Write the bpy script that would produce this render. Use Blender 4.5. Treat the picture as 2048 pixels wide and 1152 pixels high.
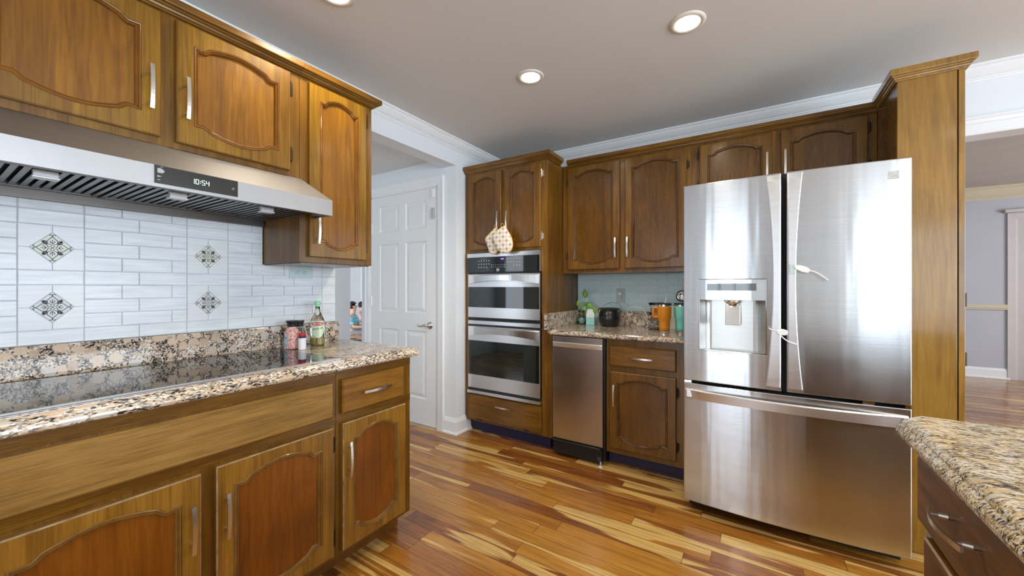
import bpy, bmesh, math, random
from mathutils import Vector, Matrix
random.seed(7)
C = bpy.context.scene.collection
SC = bpy.context.scene
for o in list(bpy.data.objects): bpy.data.objects.remove(o)

# ------------------------------------------------------------------ camera
cam = bpy.data.cameras.new('camera'); co = bpy.data.objects.new('camera', cam); C.objects.link(co)
cam.sensor_width = 36; cam.lens = 770.0/2048*36; cam.clip_start = 0.05
cam.shift_y = (574.5-576)/2048
co.location = (0, 0, 1.215); co.rotation_euler = (math.radians(90), 0, math.radians(32.3))
SC.camera = co
SC.view_settings.view_transform = 'Standard'; SC.view_settings.look = 'None'
SC.view_settings.gamma = 1; SC.view_settings.use_curve_mapping = False
SC.view_settings.exposure = 0.34

# ------------------------------------------------------------------ world and lights
w = bpy.data.worlds.new('sky'); SC.world = w; w.use_nodes = True
bg = w.node_tree.nodes['Background']; bg.inputs[0].default_value = (0.75, 0.88, 1.0, 1); bg.inputs[1].default_value = 2.5

def area(name, loc, rot, sx, sy, energy, col=(1, 1, 1), spread=180):
    l = bpy.data.lights.new(name, 'AREA'); l.shape = 'RECTANGLE'; l.size = sx; l.size_y = sy
    l.energy = energy; l.color = col; l.spread = math.radians(spread)
    o = bpy.data.objects.new(name, l); o.location = loc; o.rotation_euler = rot; C.objects.link(o); return o
R90 = math.pi/2
DAY = (0.80, 0.90, 1.0)
# kitchen daylight through windows and glazed doors; added fill lights for the other rooms
area('daylight_south_door', (-1.0, -3.18, 1.10), (R90, 0, 0), 1.15, 2.1, 9.5, DAY)
area('daylight_south_glazing', (2.48, -3.18, 1.10), (R90, 0, 0), 1.2, 2.1, 9, DAY)
area('daylight_east_window', (4.18, -0.2, 1.28), (R90, 0, R90), 4.6, 1.85, 185, DAY)
area('living_fill_light', (-6.6, -0.285, 1.4), (R90, 0, 0), 3.0, 1.6, 240, DAY)  # added fill light for the living room, its window is made up
area('hall_fill_light', (-3.2, -0.985, 1.3), (R90, 0, 0), 1.6, 1.8, 22, DAY)  # unseen lamp added to brighten the hallway
area('front_room_fill_light', (4.985, 5.6, 1.5), (R90, 0, R90), 2.0, 1.5, 80, (.92, .94, 1.0))  # added lamp that lifts the front room, no known source there

# ------------------------------------------------------------------ materials
def newmat(name):
    m = bpy.data.materials.new(name); m.use_nodes = True
    nt = m.node_tree; return m, nt, nt.nodes['Principled BSDF']
def N(nt, t, **kw):
    n = nt.nodes.new(t)
    for k, v in kw.items(): setattr(n, k, v)
    return n
def setin(n, **kw):
    for k, v in kw.items(): n.inputs[k.replace('_', ' ')].default_value = v
def paint(name, col, rough=.5, metal=0, spec=.5, bump=0, coat=0, var=.04, vscale=3):
    m, nt, b = newmat(name)
    tc = N(nt, 'ShaderNodeTexCoord'); no = N(nt, 'ShaderNodeTexNoise'); no.inputs['Scale'].default_value = vscale; no.inputs['Detail'].default_value = 4
    nt.links.new(tc.outputs['Object'], no.inputs['Vector'])
    r = N(nt, 'ShaderNodeValToRGB'); e = r.color_ramp.elements
    e[0].position = .3; e[0].color = tuple(c*(1-var) for c in col)+(1,); e[1].position = .7; e[1].color = tuple(min(1, c*(1+var)) for c in col)+(1,)
    nt.links.new(no.outputs['Fac'], r.inputs[0]); nt.links.new(r.outputs[0], b.inputs['Base Color'])
    b.inputs['Roughness'].default_value = rough; b.inputs['Metallic'].default_value = metal
    b.inputs['Specular IOR Level'].default_value = spec; b.inputs['Coat Weight'].default_value = coat
    if bump:
        n2 = N(nt, 'ShaderNodeTexNoise'); n2.inputs['Scale'].default_value = 180; nt.links.new(tc.outputs['Object'], n2.inputs['Vector'])
        bp = N(nt, 'ShaderNodeBump'); bp.inputs['Strength'].default_value = bump; bp.inputs['Distance'].default_value = .002
        nt.links.new(n2.outputs['Fac'], bp.inputs['Height']); nt.links.new(bp.outputs[0], b.inputs['Normal'])
    return m
def emit(name, col, s):
    m, nt, b = newmat(name); b.inputs['Base Color'].default_value = (0, 0, 0, 1)
    b.inputs['Emission Color'].default_value = col+(1,); b.inputs['Emission Strength'].default_value = s; return m
def glass(name, col, rough=.02, ior=1.45):
    m, nt, b = newmat(name); b.inputs['Base Color'].default_value = col+(1,); b.inputs['Transmission Weight'].default_value = 1
    b.inputs['Roughness'].default_value = rough; b.inputs['IOR'].default_value = ior; return m

def wood(name, dark, mid, light, axis='Z', rough=.3, figure=1.0, coat=.35):
    m, nt, b = newmat(name)
    tc = N(nt, 'ShaderNodeTexCoord'); oi = N(nt, 'ShaderNodeObjectInfo')
    mp = N(nt, 'ShaderNodeMapping')
    s = {'Z': (22, 22, 1.6), 'X': (1.6, 22, 22), 'Y': (22, 1.6, 22), 'H': (3.0, 3.0, 26)}[axis]
    mp.inputs['Scale'].default_value = s
    ad = N(nt, 'ShaderNodeVectorMath', operation='ADD'); mu = N(nt, 'ShaderNodeVectorMath', operation='SCALE')
    cb = N(nt, 'ShaderNodeCombineXYZ')
    for i in range(3): nt.links.new(oi.outputs['Random'], cb.inputs[i])
    nt.links.new(cb.outputs[0], mu.inputs[0]); mu.inputs['Scale'].default_value = 7.3
    nt.links.new(tc.outputs['Object'], ad.inputs[0]); nt.links.new(mu.outputs[0], ad.inputs[1]); nt.links.new(ad.outputs[0], mp.inputs[0])
    n1 = N(nt, 'ShaderNodeTexNoise'); setin(n1, Scale=1.0, Detail=6.0, Roughness=.6, Distortion=.6*figure); nt.links.new(mp.outputs[0], n1.inputs['Vector'])
    # broad cathedral figure
    mp2 = N(nt, 'ShaderNodeMapping'); mp2.inputs['Scale'].default_value = tuple(v*.28 for v in s); nt.links.new(ad.outputs[0], mp2.inputs[0])
    n2 = N(nt, 'ShaderNodeTexNoise'); setin(n2, Scale=1.0, Detail=3.0, Distortion=1.2*figure); nt.links.new(mp2.outputs[0], n2.inputs['Vector'])
    sn = N(nt, 'ShaderNodeMath', operation='MULTIPLY'); nt.links.new(n2.outputs['Fac'], sn.inputs[0]); sn.inputs[1].default_value = 42
    si = N(nt, 'ShaderNodeMath', operation='SINE'); nt.links.new(sn.outputs[0], si.inputs[0])
    fine = N(nt, 'ShaderNodeTexNoise'); mp3 = N(nt, 'ShaderNodeMapping'); mp3.inputs['Scale'].default_value = tuple(v*9 for v in s)
    nt.links.new(ad.outputs[0], mp3.inputs[0]); nt.links.new(mp3.outputs[0], fine.inputs['Vector']); setin(fine, Scale=1.0, Detail=2.0)
    blot = N(nt, 'ShaderNodeTexNoise'); setin(blot, Scale=3.2, Detail=2.0); nt.links.new(ad.outputs[0], blot.inputs['Vector'])
    def madd(a, k, c):
        q = N(nt, 'ShaderNodeMath', operation='MULTIPLY_ADD'); nt.links.new(a, q.inputs[0]); q.inputs[1].default_value = k
        if isinstance(c, (int, float)): q.inputs[2].default_value = c
        else: nt.links.new(c, q.inputs[2])
        return q.outputs[0]
    v = madd(n1.outputs['Fac'], .62, -.10)
    v = madd(si.outputs[0], .055, v)
    v = madd(fine.outputs['Fac'], .16, madd(v, 1.0, .07))
    v = madd(blot.outputs['Fac'], .45, v)
    v = madd(v, 1.0, -.14)
    r = N(nt, 'ShaderNodeValToRGB'); e = r.color_ramp.elements
    e[0].position = .22; e[0].color = dark+(1,); e[1].position = .78; e[1].color = light+(1,)
    x = e.new(.5); x.color = mid+(1,)
    nt.links.new(v, r.inputs[0])
    pore = N(nt, 'ShaderNodeTexNoise'); mp4 = N(nt, 'ShaderNodeMapping'); mp4.inputs['Scale'].default_value = tuple(v_*(9.0 if v_ > 10 else 2.6) for v_ in s)
    nt.links.new(ad.outputs[0], mp4.inputs[0]); nt.links.new(mp4.outputs[0], pore.inputs['Vector']); setin(pore, Scale=1.0, Detail=4.0, Distortion=.4)
    pr = N(nt, 'ShaderNodeMapRange'); nt.links.new(pore.outputs['Fac'], pr.inputs[0]); pr.inputs[1].default_value = .36; pr.inputs[2].default_value = .54; pr.inputs[3].default_value = .90 if figure > 1.8 else .76; pr.inputs[4].default_value = 1.03
    pc = N(nt, 'ShaderNodeCombineColor'); [nt.links.new(pr.outputs[0], pc.inputs[i_]) for i_ in range(3)]
    pm = N(nt, 'ShaderNodeMix', data_type='RGBA', blend_type='MULTIPLY'); pm.inputs[0].default_value = 1; nt.links.new(r.outputs[0], pm.inputs[6]); nt.links.new(pc.outputs[0], pm.inputs[7])
    nt.links.new(pm.outputs[2], b.inputs['Base Color'])
    rr = madd(fine.outputs['Fac'], .18, rough-.06); nt.links.new(rr, b.inputs['Roughness'])
    b.inputs['Coat Weight'].default_value = coat; b.inputs['Coat Roughness'].default_value = .12; b.inputs['Specular IOR Level'].default_value = .35
    bp = N(nt, 'ShaderNodeBump'); bp.inputs['Strength'].default_value = .18; bp.inputs['Distance'].default_value = .0012
    nt.links.new(fine.outputs['Fac'], bp.inputs['Height']); nt.links.new(bp.outputs[0], b.inputs['Normal'])
    return m

def granite(name, tint=(1, 1, 1), sc=26, stretch=(1, 1, 1), blobs=.45, rough=.07, fine=150, lift=.06):
    m, nt, b = newmat(name); L = nt.links.new
    tc = N(nt, 'ShaderNodeTexCoord'); mp = N(nt, 'ShaderNodeMapping'); mp.inputs['Scale'].default_value = stretch
    L(tc.outputs['Object'], mp.inputs[0])
    def warp(scale, amt):
        nz = N(nt, 'ShaderNodeTexNoise'); setin(nz, Scale=scale, Detail=3.0); L(mp.outputs[0], nz.inputs['Vector'])
        q = N(nt, 'ShaderNodeVectorMath', operation='MULTIPLY_ADD'); q.inputs[1].default_value = (amt,)*3; L(nz.outputs['Color'], q.inputs[0]); L(mp.outputs[0], q.inputs[2]); return q.outputs[0]
    def vor(vec, scale, feat='F1'):
        v = N(nt, 'ShaderNodeTexVoronoi', feature=feat); v.inputs['Scale'].default_value = scale; L(vec, v.inputs['Vector']); return v
    def chan(v):
        sp = N(nt, 'ShaderNodeSeparateColor'); L(v.outputs['Color'], sp.inputs[0]); return sp
    def ramp(fac, stops, const=False):
        r = N(nt, 'ShaderNodeValToRGB'); e = r.color_ramp.elements; r.color_ramp.interpolation = 'CONSTANT' if const else 'LINEAR'
        e[0].position = stops[0][0]; e[0].color = stops[0][1]+(1,); e[1].position = stops[-1][0]; e[1].color = stops[-1][1]+(1,)
        for p, c in stops[1:-1]: x = e.new(p); x.color = c+(1,)
        L(fac, r.inputs[0]); return r.outputs[0]
    T = lambda r, g, bb: (r*tint[0], g*tint[1], bb*tint[2])
    f = vor(warp(130, .010), fine); fs = chan(f)
    n3 = N(nt, 'ShaderNodeTexNoise'); setin(n3, Scale=20.0, Detail=3.0); L(mp.outputs[0], n3.inputs['Vector'])
    a = N(nt, 'ShaderNodeMath', operation='MULTIPLY_ADD'); L(n3.outputs['Fac'], a.inputs[0]); a.inputs[1].default_value = 1.3; a.inputs[2].default_value = -.65+lift
    a2 = N(nt, 'ShaderNodeMath', operation='ADD'); L(fs.outputs[0], a2.inputs[0]); L(a.outputs[0], a2.inputs[1])
    speck_ = ramp(a2.outputs[0], [(0, (.025, .022, .024)), (.22, (.085, .075, .070)), (.32, (.20, .175, .155)), (.43, T(.36, .27, .20)), (.56, T(.53, .40, .29)), (.74, T(.65, .53, .41)), (.9, (.70, .67, .62))], True)
    g = vor(warp(32, .030), sc); gs = chan(g)
    blobc = ramp(gs.outputs[1], [(0, T(.48, .35, .26)), (.3, T(.60, .45, .33)), (.6, T(.68, .53, .40)), (.8, T(.50, .44, .38)), (1, (.60, .58, .55))])
    dist = N(nt, 'ShaderNodeMapRange'); L(g.outputs['Distance'], dist.inputs[0]); dist.inputs[1].default_value = .44; dist.inputs[2].default_value = .38
    on = N(nt, 'ShaderNodeMath', operation='LESS_THAN'); L(gs.outputs[0], on.inputs[0]); on.inputs[1].default_value = blobs
    mm = N(nt, 'ShaderNodeMath', operation='MULTIPLY'); L(dist.outputs[0], mm.inputs[0]); L(on.outputs[0], mm.inputs[1])
    m2 = N(nt, 'ShaderNodeMath', operation='MULTIPLY'); L(mm.outputs[0], m2.inputs[0]); m2.inputs[1].default_value = .9
    mx = N(nt, 'ShaderNodeMix', data_type='RGBA'); L(m2.outputs[0], mx.inputs[0]); L(speck_, mx.inputs[6]); L(blobc, mx.inputs[7])
    L(mx.outputs[2], b.inputs['Base Color']); b.inputs['Roughness'].default_value = rough
    return m

def steel(name, col=(.62, .62, .63), rough=.25, aniso=.6, scale=(3, 3, 420), bump=.05, smudge=.0, wave=0):
    m, nt, b = newmat(name)
    tc = N(nt, 'ShaderNodeTexCoord'); mp = N(nt, 'ShaderNodeMapping'); mp.inputs['Scale'].default_value = scale
    nt.links.new(tc.outputs['Object'], mp.inputs[0])
    n1 = N(nt, 'ShaderNodeTexNoise'); setin(n1, Scale=1.0, Detail=3.0); nt.links.new(mp.outputs[0], n1.inputs['Vector'])
    r = N(nt, 'ShaderNodeValToRGB'); e = r.color_ramp.elements
    e[0].position = .3; e[0].color = tuple(c*.93 for c in col)+(1,); e[1].position = .7; e[1].color = tuple(c*1.04 for c in col)+(1,)
    nt.links.new(n1.outputs['Fac'], r.inputs[0]); nt.links.new(r.outputs[0], b.inputs['Base Color'])
    b.inputs['Metallic'].default_value = 1; b.inputs['Anisotropic'].default_value = aniso; b.inputs['Anisotropic Rotation'].default_value = .25
    n2 = N(nt, 'ShaderNodeTexNoise'); setin(n2, Scale=5.0, Detail=4.0, Distortion=1.5); nt.links.new(tc.outputs['Object'], n2.inputs['Vector'])
    q = N(nt, 'ShaderNodeMath', operation='MULTIPLY_ADD'); nt.links.new(n2.outputs['Fac'], q.inputs[0]); q.inputs[1].default_value = smudge; q.inputs[2].default_value = rough-smudge*.5
    nt.links.new(q.outputs[0], b.inputs['Roughness'])
    tg = N(nt, 'ShaderNodeTangent', direction_type='RADIAL', axis='Z'); nt.links.new(tg.outputs[0], b.inputs['Tangent'])
    bp = N(nt, 'ShaderNodeBump'); bp.inputs['Strength'].default_value = bump; bp.inputs['Distance'].default_value = .0005
    nt.links.new(n1.outputs['Fac'], bp.inputs['Height']); nt.links.new(bp.outputs[0], b.inputs['Normal'])
    if wave:      # slight vertical waviness of the sheet metal
        mw = N(nt, 'ShaderNodeMapping'); mw.inputs['Scale'].default_value = (11, 1, .9); nt.links.new(tc.outputs['Object'], mw.inputs[0])
        nw = N(nt, 'ShaderNodeTexNoise'); setin(nw, Scale=1.0, Detail=2.0); nt.links.new(mw.outputs[0], nw.inputs['Vector'])
        b2 = N(nt, 'ShaderNodeBump'); b2.inputs['Strength'].default_value = .5; b2.inputs['Distance'].default_value = .0035
        nt.links.new(nw.outputs['Fac'], b2.inputs['Height']); nt.links.new(bp.outputs[0], b2.inputs['Normal']); nt.links.new(b2.outputs[0], b.inputs['Normal'])
    return m

# golden cherry-stained cabinets
GD = ((.105, .042, .0022), (.20, .095, .0050), (.31, .168, .012))
W_V = wood('cabinet_wood_vertical', *GD, 'Z', coat=.2)
W_H = wood('cabinet_wood_horizontal', *GD, 'H', coat=.2)
W_P = wood('cabinet_panel_wood', (.11, .038, .002), (.20, .080, .0035), (.30, .132, .007), 'Z', figure=2.2, coat=.2)
W_M = paint('cabinet_moulding_wood', (.17, .060, .0045), .25, coat=.3, var=.2, vscale=14)
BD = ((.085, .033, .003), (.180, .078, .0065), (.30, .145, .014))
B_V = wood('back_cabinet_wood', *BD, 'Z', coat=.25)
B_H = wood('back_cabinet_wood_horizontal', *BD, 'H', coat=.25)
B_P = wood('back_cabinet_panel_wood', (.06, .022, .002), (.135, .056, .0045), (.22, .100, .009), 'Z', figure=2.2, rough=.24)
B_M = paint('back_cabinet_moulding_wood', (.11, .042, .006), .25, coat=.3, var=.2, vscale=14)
W_C = wood('cabinet_frame_wood', (.085, .032, .0022), (.165, .072, .0045), (.26, .130, .010), 'Z', coat=.2)
W_CH = wood('cabinet_frame_wood_horizontal', (.085, .032, .0022), (.165, .072, .0045), (.26, .130, .010), 'H', coat=.2)
W_MB = paint('base_moulding_wood', (.20, .095, .018), .35, coat=.1, var=.3, vscale=20)
W_F = wood('false_front_wood', (.17, .082, .016), (.29, .158, .036), (.38, .225, .060), 'H', rough=.36, coat=.05)
W_LV = wood('base_cabinet_wood_vertical', (.15, .058, .005), (.27, .125, .014), (.38, .195, .028), 'Z', coat=.1)
W_LH = wood('base_cabinet_wood_horizontal', (.14, .052, .005), (.25, .110, .012), (.36, .180, .024), 'H', coat=.1)
W_LP = wood('base_cabinet_panel_wood', (.13, .036, .002), (.215, .066, .0035), (.29, .100, .006), 'Z', figure=2.2, coat=.1)
I_V = wood('island_wood', (.06, .020, .002), (.155, .062, .007), (.25, .115, .014), 'H', rough=.42, coat=.0)
P_V = wood('tall_panel_wood', (.20, .090, .008), (.31, .155, .017), (.42, .225, .032), 'Z', figure=2.4, coat=1.0, rough=.42)
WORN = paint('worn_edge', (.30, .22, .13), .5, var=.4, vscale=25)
GR = granite('granite_worktop', sc=24, blobs=.62, fine=230, lift=.03)
GR_E = granite('granite_worktop_edge', tint=(1.05, 1.05, .98), stretch=(1.5, .6, 1.5), sc=30, blobs=.45, rough=.12, fine=220)
GR_BE = granite('granite_back_worktop', stretch=(.8, 1.3, 1.3), sc=30, blobs=.4, rough=.08, fine=230)
GR_I = granite('granite_island_worktop', tint=(1.02, 1.02, .78), stretch=(.8, 2.2, 1.5), sc=30, blobs=.35, rough=.12, fine=190, lift=.10)
STEEL = steel('brushed_steel', smudge=.12)
STEEL_F = steel('fridge_steel', (.62, .63, .65), rough=.20, aniso=.92, smudge=.08, wave=1)
STEEL_D = steel('dark_steel', (.15, .135, .125), rough=.40)
STEEL_L = steel('oven_steel', (.70, .70, .70), rough=.30)
NICKEL = paint('brushed_nickel', (.72, .70, .67), .25, metal=1, var=.03)
CHROME = paint('chrome', (.85, .85, .86), .08, metal=1, var=.01)
SEAM = paint('hinge_bronze', (.05, .035, .025), .4, metal=.7)
BLACK = paint('black_plastic', (.012, .012, .014), .35)
GAP = paint('dark_gap', (.006, .006, .006), .8)
BGLASS = paint('black_glass', (.006, .009, .009), .04, spec=.8, var=.01)
OVGLASS = paint('oven_window_glass', (.006, .009, .007), .03, spec=.9, var=.01)
NAVY = paint('blue_black_kick_board', (.012, .010, .05), .5)
WALLM = paint('wall_paint_pale_blue_grey', (.76, .79, .82), .6, bump=.05, var=.015)
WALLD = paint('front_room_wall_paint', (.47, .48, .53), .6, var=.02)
CEILM = paint('ceiling_paint', (.74, .735, .72), .8, bump=.05, var=.015, vscale=1)
CEILH = paint('hall_ceiling_paint', (.74, .74, .73), .8, var=.02)
TRIM = paint('white_trim_paint', (.83, .84, .85), .35, var=.01)
CREAM = paint('cream_trim_paint', (.58, .52, .38), .5, var=.02)
DOORM = paint('white_door_paint', (.82, .83, .83), .35, var=.01)
GROUT = paint('grout', (.60, .62, .64), .8)
WHITEP = paint('white_plastic', (.85, .85, .86), .35, var=.01)
PLATE = paint('outlet_plate_grey', (.52, .64, .65), .4, var=.02)

def tile_mat(name, a, b_):
    m, nt, b = newmat(name); tc = N(nt, 'ShaderNodeTexCoord'); mp = N(nt, 'ShaderNodeMapping'); mp.inputs['Scale'].default_value = (7, 7, 95)
    nt.links.new(tc.outputs['Object'], mp.inputs[0]); n1 = N(nt, 'ShaderNodeTexNoise'); setin(n1, Scale=1.0, Detail=5.0, Distortion=.5); nt.links.new(mp.outputs[0], n1.inputs['Vector'])
    n2 = N(nt, 'ShaderNodeTexNoise'); setin(n2, Scale=4.0, Detail=1.0); nt.links.new(tc.outputs['Object'], n2.inputs['Vector'])
    q = N(nt, 'ShaderNodeMath', operation='MULTIPLY_ADD'); nt.links.new(n2.outputs['Fac'], q.inputs[0]); q.inputs[1].default_value = .5
    nt.links.new(n1.outputs['Fac'], q.inputs[2])
    r = N(nt, 'ShaderNodeValToRGB'); e = r.color_ramp.elements; e[0].position = .55; e[0].color = a+(1,); e[1].position = .95; e[1].color = b_+(1,)
    nt.links.new(q.outputs[0], r.inputs[0]); nt.links.new(r.outputs[0], b.inputs['Base Color']); b.inputs['Roughness'].default_value = .28
    return m
TILE = tile_mat('marble_tile', (.60, .64, .68), (.76, .79, .82))
TILEP = tile_mat('plain_corner_tile', (.66, .68, .70), (.72, .74, .76))
TILED = tile_mat('back_wall_tile', (.62, .84, .90), (.72, .92, .95))

def floor_mat():
    m, nt, b = newmat('hardwood_floor'); L = nt.links.new
    tc = N(nt, 'ShaderNodeTexCoord'); sx = N(nt, 'ShaderNodeSeparateXYZ'); L(tc.outputs['Object'], sx.inputs[0])
    def M(op, a, b_=None, c=None):
        q = N(nt, 'ShaderNodeMath', operation=op)
        for i, v in enumerate((a, b_, c)):
            if v is None: continue
            if isinstance(v, (int, float)): q.inputs[i].default_value = v
            else: L(v, q.inputs[i])
        return q.outputs[0]
    W = .083
    ry = M('DIVIDE', sx.outputs[1], W); row = M('FLOOR', ry); fy = M('FRACT', ry)
    wn = N(nt, 'ShaderNodeTexWhiteNoise', noise_dimensions='1D'); L(row, wn.inputs['W'])
    wn2 = N(nt, 'ShaderNodeTexWhiteNoise', noise_dimensions='1D'); L(M('ADD', row, 57.3), wn2.inputs['W'])
    ln = M('MULTIPLY_ADD', wn2.outputs['Value'], .65, .60)
    rx = M('ADD', M('DIVIDE', sx.outputs[0], ln), M('MULTIPLY', wn.outputs['Value'], 9.0)); colx = M('FLOOR', rx); fx = M('FRACT', rx)
    cb = N(nt, 'ShaderNodeCombineXYZ'); L(row, cb.inputs[0]); L(colx, cb.inputs[1])
    pid = N(nt, 'ShaderNodeTexWhiteNoise', noise_dimensions='3D'); L(cb.outputs[0], pid.inputs['Vector'])
    ps = N(nt, 'ShaderNodeSeparateColor'); L(pid.outputs['Color'], ps.inputs[0])
    # grain coordinates, shifted per plank
    cg = N(nt, 'ShaderNodeCombineXYZ'); L(M('ADD', sx.outputs[0], M('MULTIPLY', ps.outputs[0], 31.0)), cg.inputs[0])
    L(M('ADD', sx.outputs[1], M('MULTIPLY', ps.outputs[1], 17.0)), cg.inputs[1]); L(M('MULTIPLY', ps.outputs[2], 13.0), cg.inputs[2])
    def nz(scale, det, dist):
        mp = N(nt, 'ShaderNodeMapping'); mp.inputs['Scale'].default_value = scale; L(cg.outputs[0], mp.inputs[0])
        n = N(nt, 'ShaderNodeTexNoise'); setin(n, Scale=1.0, Detail=det, Distortion=dist); L(mp.outputs[0], n.inputs['Vector']); return n.outputs['Fac']
    sap = nz((1.1, 13, 1), 2.0, .5); grain = nz((4, 75, 1), 5.0, .8); fig = nz((2.2, 16, 1), 4.0, 2.0)
    base = N(nt, 'ShaderNodeValToRGB'); e = base.color_ramp.elements
    cols = [(.0, (.19, .060, .012)), (.2, (.29, .100, .018)), (.42, (.40, .160, .024)), (.62, (.48, .215, .032)), (.85, (.53, .26, .048)), (1.0, (.62, .37, .10))]
    e[0].position = 0; e[0].color = cols[0][1]+(1,); e[1].position = 1; e[1].color = cols[-1][1]+(1,)
    for p, c in cols[1:-1]: x = e.new(p); x.color = c+(1,)
    t = M('ADD', M('MULTIPLY', ps.outputs[0], .72), M('MULTIPLY_ADD', fig, .75, -.32)); L(t, base.inputs[0])
    # pale sapwood streaks with a crisp edge
    sf = N(nt, 'ShaderNodeMapRange'); L(M('ADD', sap, M('MULTIPLY', ps.outputs[1], .16)), sf.inputs[0]); sf.inputs[1].default_value = .655; sf.inputs[2].default_value = .690
    mx = N(nt, 'ShaderNodeMix', data_type='RGBA'); L(sf.outputs[0], mx.inputs[0]); L(base.outputs[0], mx.inputs[6]); mx.inputs[7].default_value = (.70, .45, .15, 1)
    # fine dark grain
    gr = N(nt, 'ShaderNodeMapRange'); L(grain, gr.inputs[0]); gr.inputs[1].default_value = .35; gr.inputs[2].default_value = .62; gr.inputs[3].default_value = .72; gr.inputs[4].default_value = 1.06
    m2 = N(nt, 'ShaderNodeMix', data_type='RGBA', blend_type='MULTIPLY'); m2.inputs[0].default_value = 1; L(mx.outputs[2], m2.inputs[6])
    cc = N(nt, 'ShaderNodeCombineColor'); [L(gr.outputs[0], cc.inputs[i]) for i in range(3)]; L(cc.outputs[0], m2.inputs[7])
    # joints
    ey = M('MULTIPLY', M('MINIMUM', fy, M('SUBTRACT', 1.0, fy)), W); ex = M('MULTIPLY', M('MINIMUM', fx, M('SUBTRACT', 1.0, fx)), ln)
    ed = M('MINIMUM', ey, ex); jt = N(nt, 'ShaderNodeMapRange'); L(ed, jt.inputs[0]); jt.inputs[1].default_value = .0004; jt.inputs[2].default_value = .0016
    m3 = N(nt, 'ShaderNodeMix', data_type='RGBA'); L(jt.outputs[0], m3.inputs[0]); m3.inputs[6].default_value = (.10, .035, .012, 1); L(m2.outputs[2], m3.inputs[7])
    L(m3.outputs[2], b.inputs['Base Color']); b.inputs['Roughness'].default_value = .24; b.inputs['Coat Weight'].default_value = .3; b.inputs['Coat Roughness'].default_value = .12
    bp = N(nt, 'ShaderNodeBump'); bp.inputs['Strength'].default_value = .35; bp.inputs['Distance'].default_value = .002; L(jt.outputs[0], bp.inputs['Height']); L(bp.outputs[0], b.inputs['Normal'])
    return m
FLOOR = floor_mat()

# ------------------------------------------------------------------ mesh helpers
WL = {}
def box(bm, x0, y0, z0, x1, y1, z1):
    x0, x1 = sorted((x0, x1)); y0, y1 = sorted((y0, y1)); z0, z1 = sorted((z0, z1))
    v = [bm.verts.new(p) for p in ((x0,y0,z0),(x1,y0,z0),(x1,y1,z0),(x0,y1,z0),(x0,y0,z1),(x1,y0,z1),(x1,y1,z1),(x0,y1,z1))]
    for f in ((0,3,2,1),(4,5,6,7),(0,1,5,4),(1,2,6,5),(2,3,7,6),(3,0,4,7)): bm.faces.new([v[i] for i in f])
def prism(bm, loop0, loop1):
    a = [bm.verts.new(p) for p in loop0]; b = [bm.verts.new(p) for p in loop1]; n = len(a)
    bm.faces.new(a[::-1]); bm.faces.new(b)
    for i in range(n): bm.faces.new((a[i], a[(i+1) % n], b[(i+1) % n], b[i]))
def skin(bm, loops, cap0=True, cap1=True, closed=True):
    V = [[bm.verts.new(p) for p in l] for l in loops]
    n = len(V[0])
    for a, b in zip(V, V[1:]):
        for i in range(n if closed else n-1): bm.faces.new((a[i], a[(i+1) % n], b[(i+1) % n], b[i]))
    if cap0: bm.faces.new(V[0][::-1])
    if cap1: bm.faces.new(V[-1])
def lathe(bm, prof, cx=0, cy=0, n=32, cap0=True, cap1=True):
    skin(bm, [[(cx+r*math.cos(2*math.pi*i/n), cy+r*math.sin(2*math.pi*i/n), z) for i in range(n)] for r, z in prof], cap0, cap1)
def tube(bm, path, r, n=8, cap=True, flat=None):
    P = [Vector(p) for p in path]; up = Vector((0, 0, 1)); loops = []
    rs = r if isinstance(r, (list, tuple)) else [r]*len(P)
    prev = None
    for i, p in enumerate(P):
        t = (P[min(i+1, len(P)-1)]-P[max(i-1, 0)]).normalized()
        if prev is None:
            a = t.cross(up); a = a if a.length > .1 else t.cross(Vector((1, 0, 0)))
        else: a = prev-t*prev.dot(t)
        a.normalize(); prev = a; b = t.cross(a)
        loops.append([p+(a*math.cos(2*math.pi*k/n)+b*math.sin(2*math.pi*k/n))*rs[i] for k in range(n)])
    skin(bm, loops, cap, cap)
def smoothpath(pts, k=8):
    P = [Vector(p) for p in pts]; out = []
    for i in range(len(P)-1):
        p0, p1, p2, p3 = P[max(i-1, 0)], P[i], P[i+1], P[min(i+2, len(P)-1)]
        for j in range(k):
            t = j/k; out.append(.5*((2*p1)+(-p0+p2)*t+(2*p0-5*p1+4*p2-p3)*t*t+(-p0+3*p1-3*p2+p3)*t**3))
    out.append(P[-1]); return out
def thing(name, label, cat, loc, group=None):
    o = bpy.data.objects.new(name, None); o.empty_display_size = .05; C.objects.link(o); o.location = loc; WL[o] = Vector(loc)
    o['label'] = label; o['category'] = cat
    if group: o['group'] = group
    return o
def mk(name, bm, mat, parent=None, bev=0, seg=2, smooth=False, label=None, sub=0, mats=None, origin=None, recalc=True):
    if recalc: bmesh.ops.recalc_face_normals(bm, faces=bm.faces)
    off = WL[parent] if parent else Vector(origin or (0, 0, 0))
    bmesh.ops.translate(bm, verts=bm.verts, vec=-off)
    me = bpy.data.meshes.new(name); bm.to_mesh(me); bm.free()
    o = bpy.data.objects.new(name, me); C.objects.link(o)
    me.materials.append(mat)
    for x in (mats or []): me.materials.append(x)
    if parent: o.parent = parent
    else: o.location = off
    WL[o] = off
    if smooth:
        for p in me.polygons: p.use_smooth = True
    if sub: s = o.modifiers.new('s', 'SUBSURF'); s.levels = sub; s.render_levels = sub
    if bev:
        b = o.modifiers.new('b', 'BEVEL'); b.width = bev; b.segments = seg; b.limit_method = 'ANGLE'; b.angle_limit = math.radians(40); b.harden_normals = False
        if not smooth:
            pass
    if label: o['label'] = label
    return o
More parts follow.
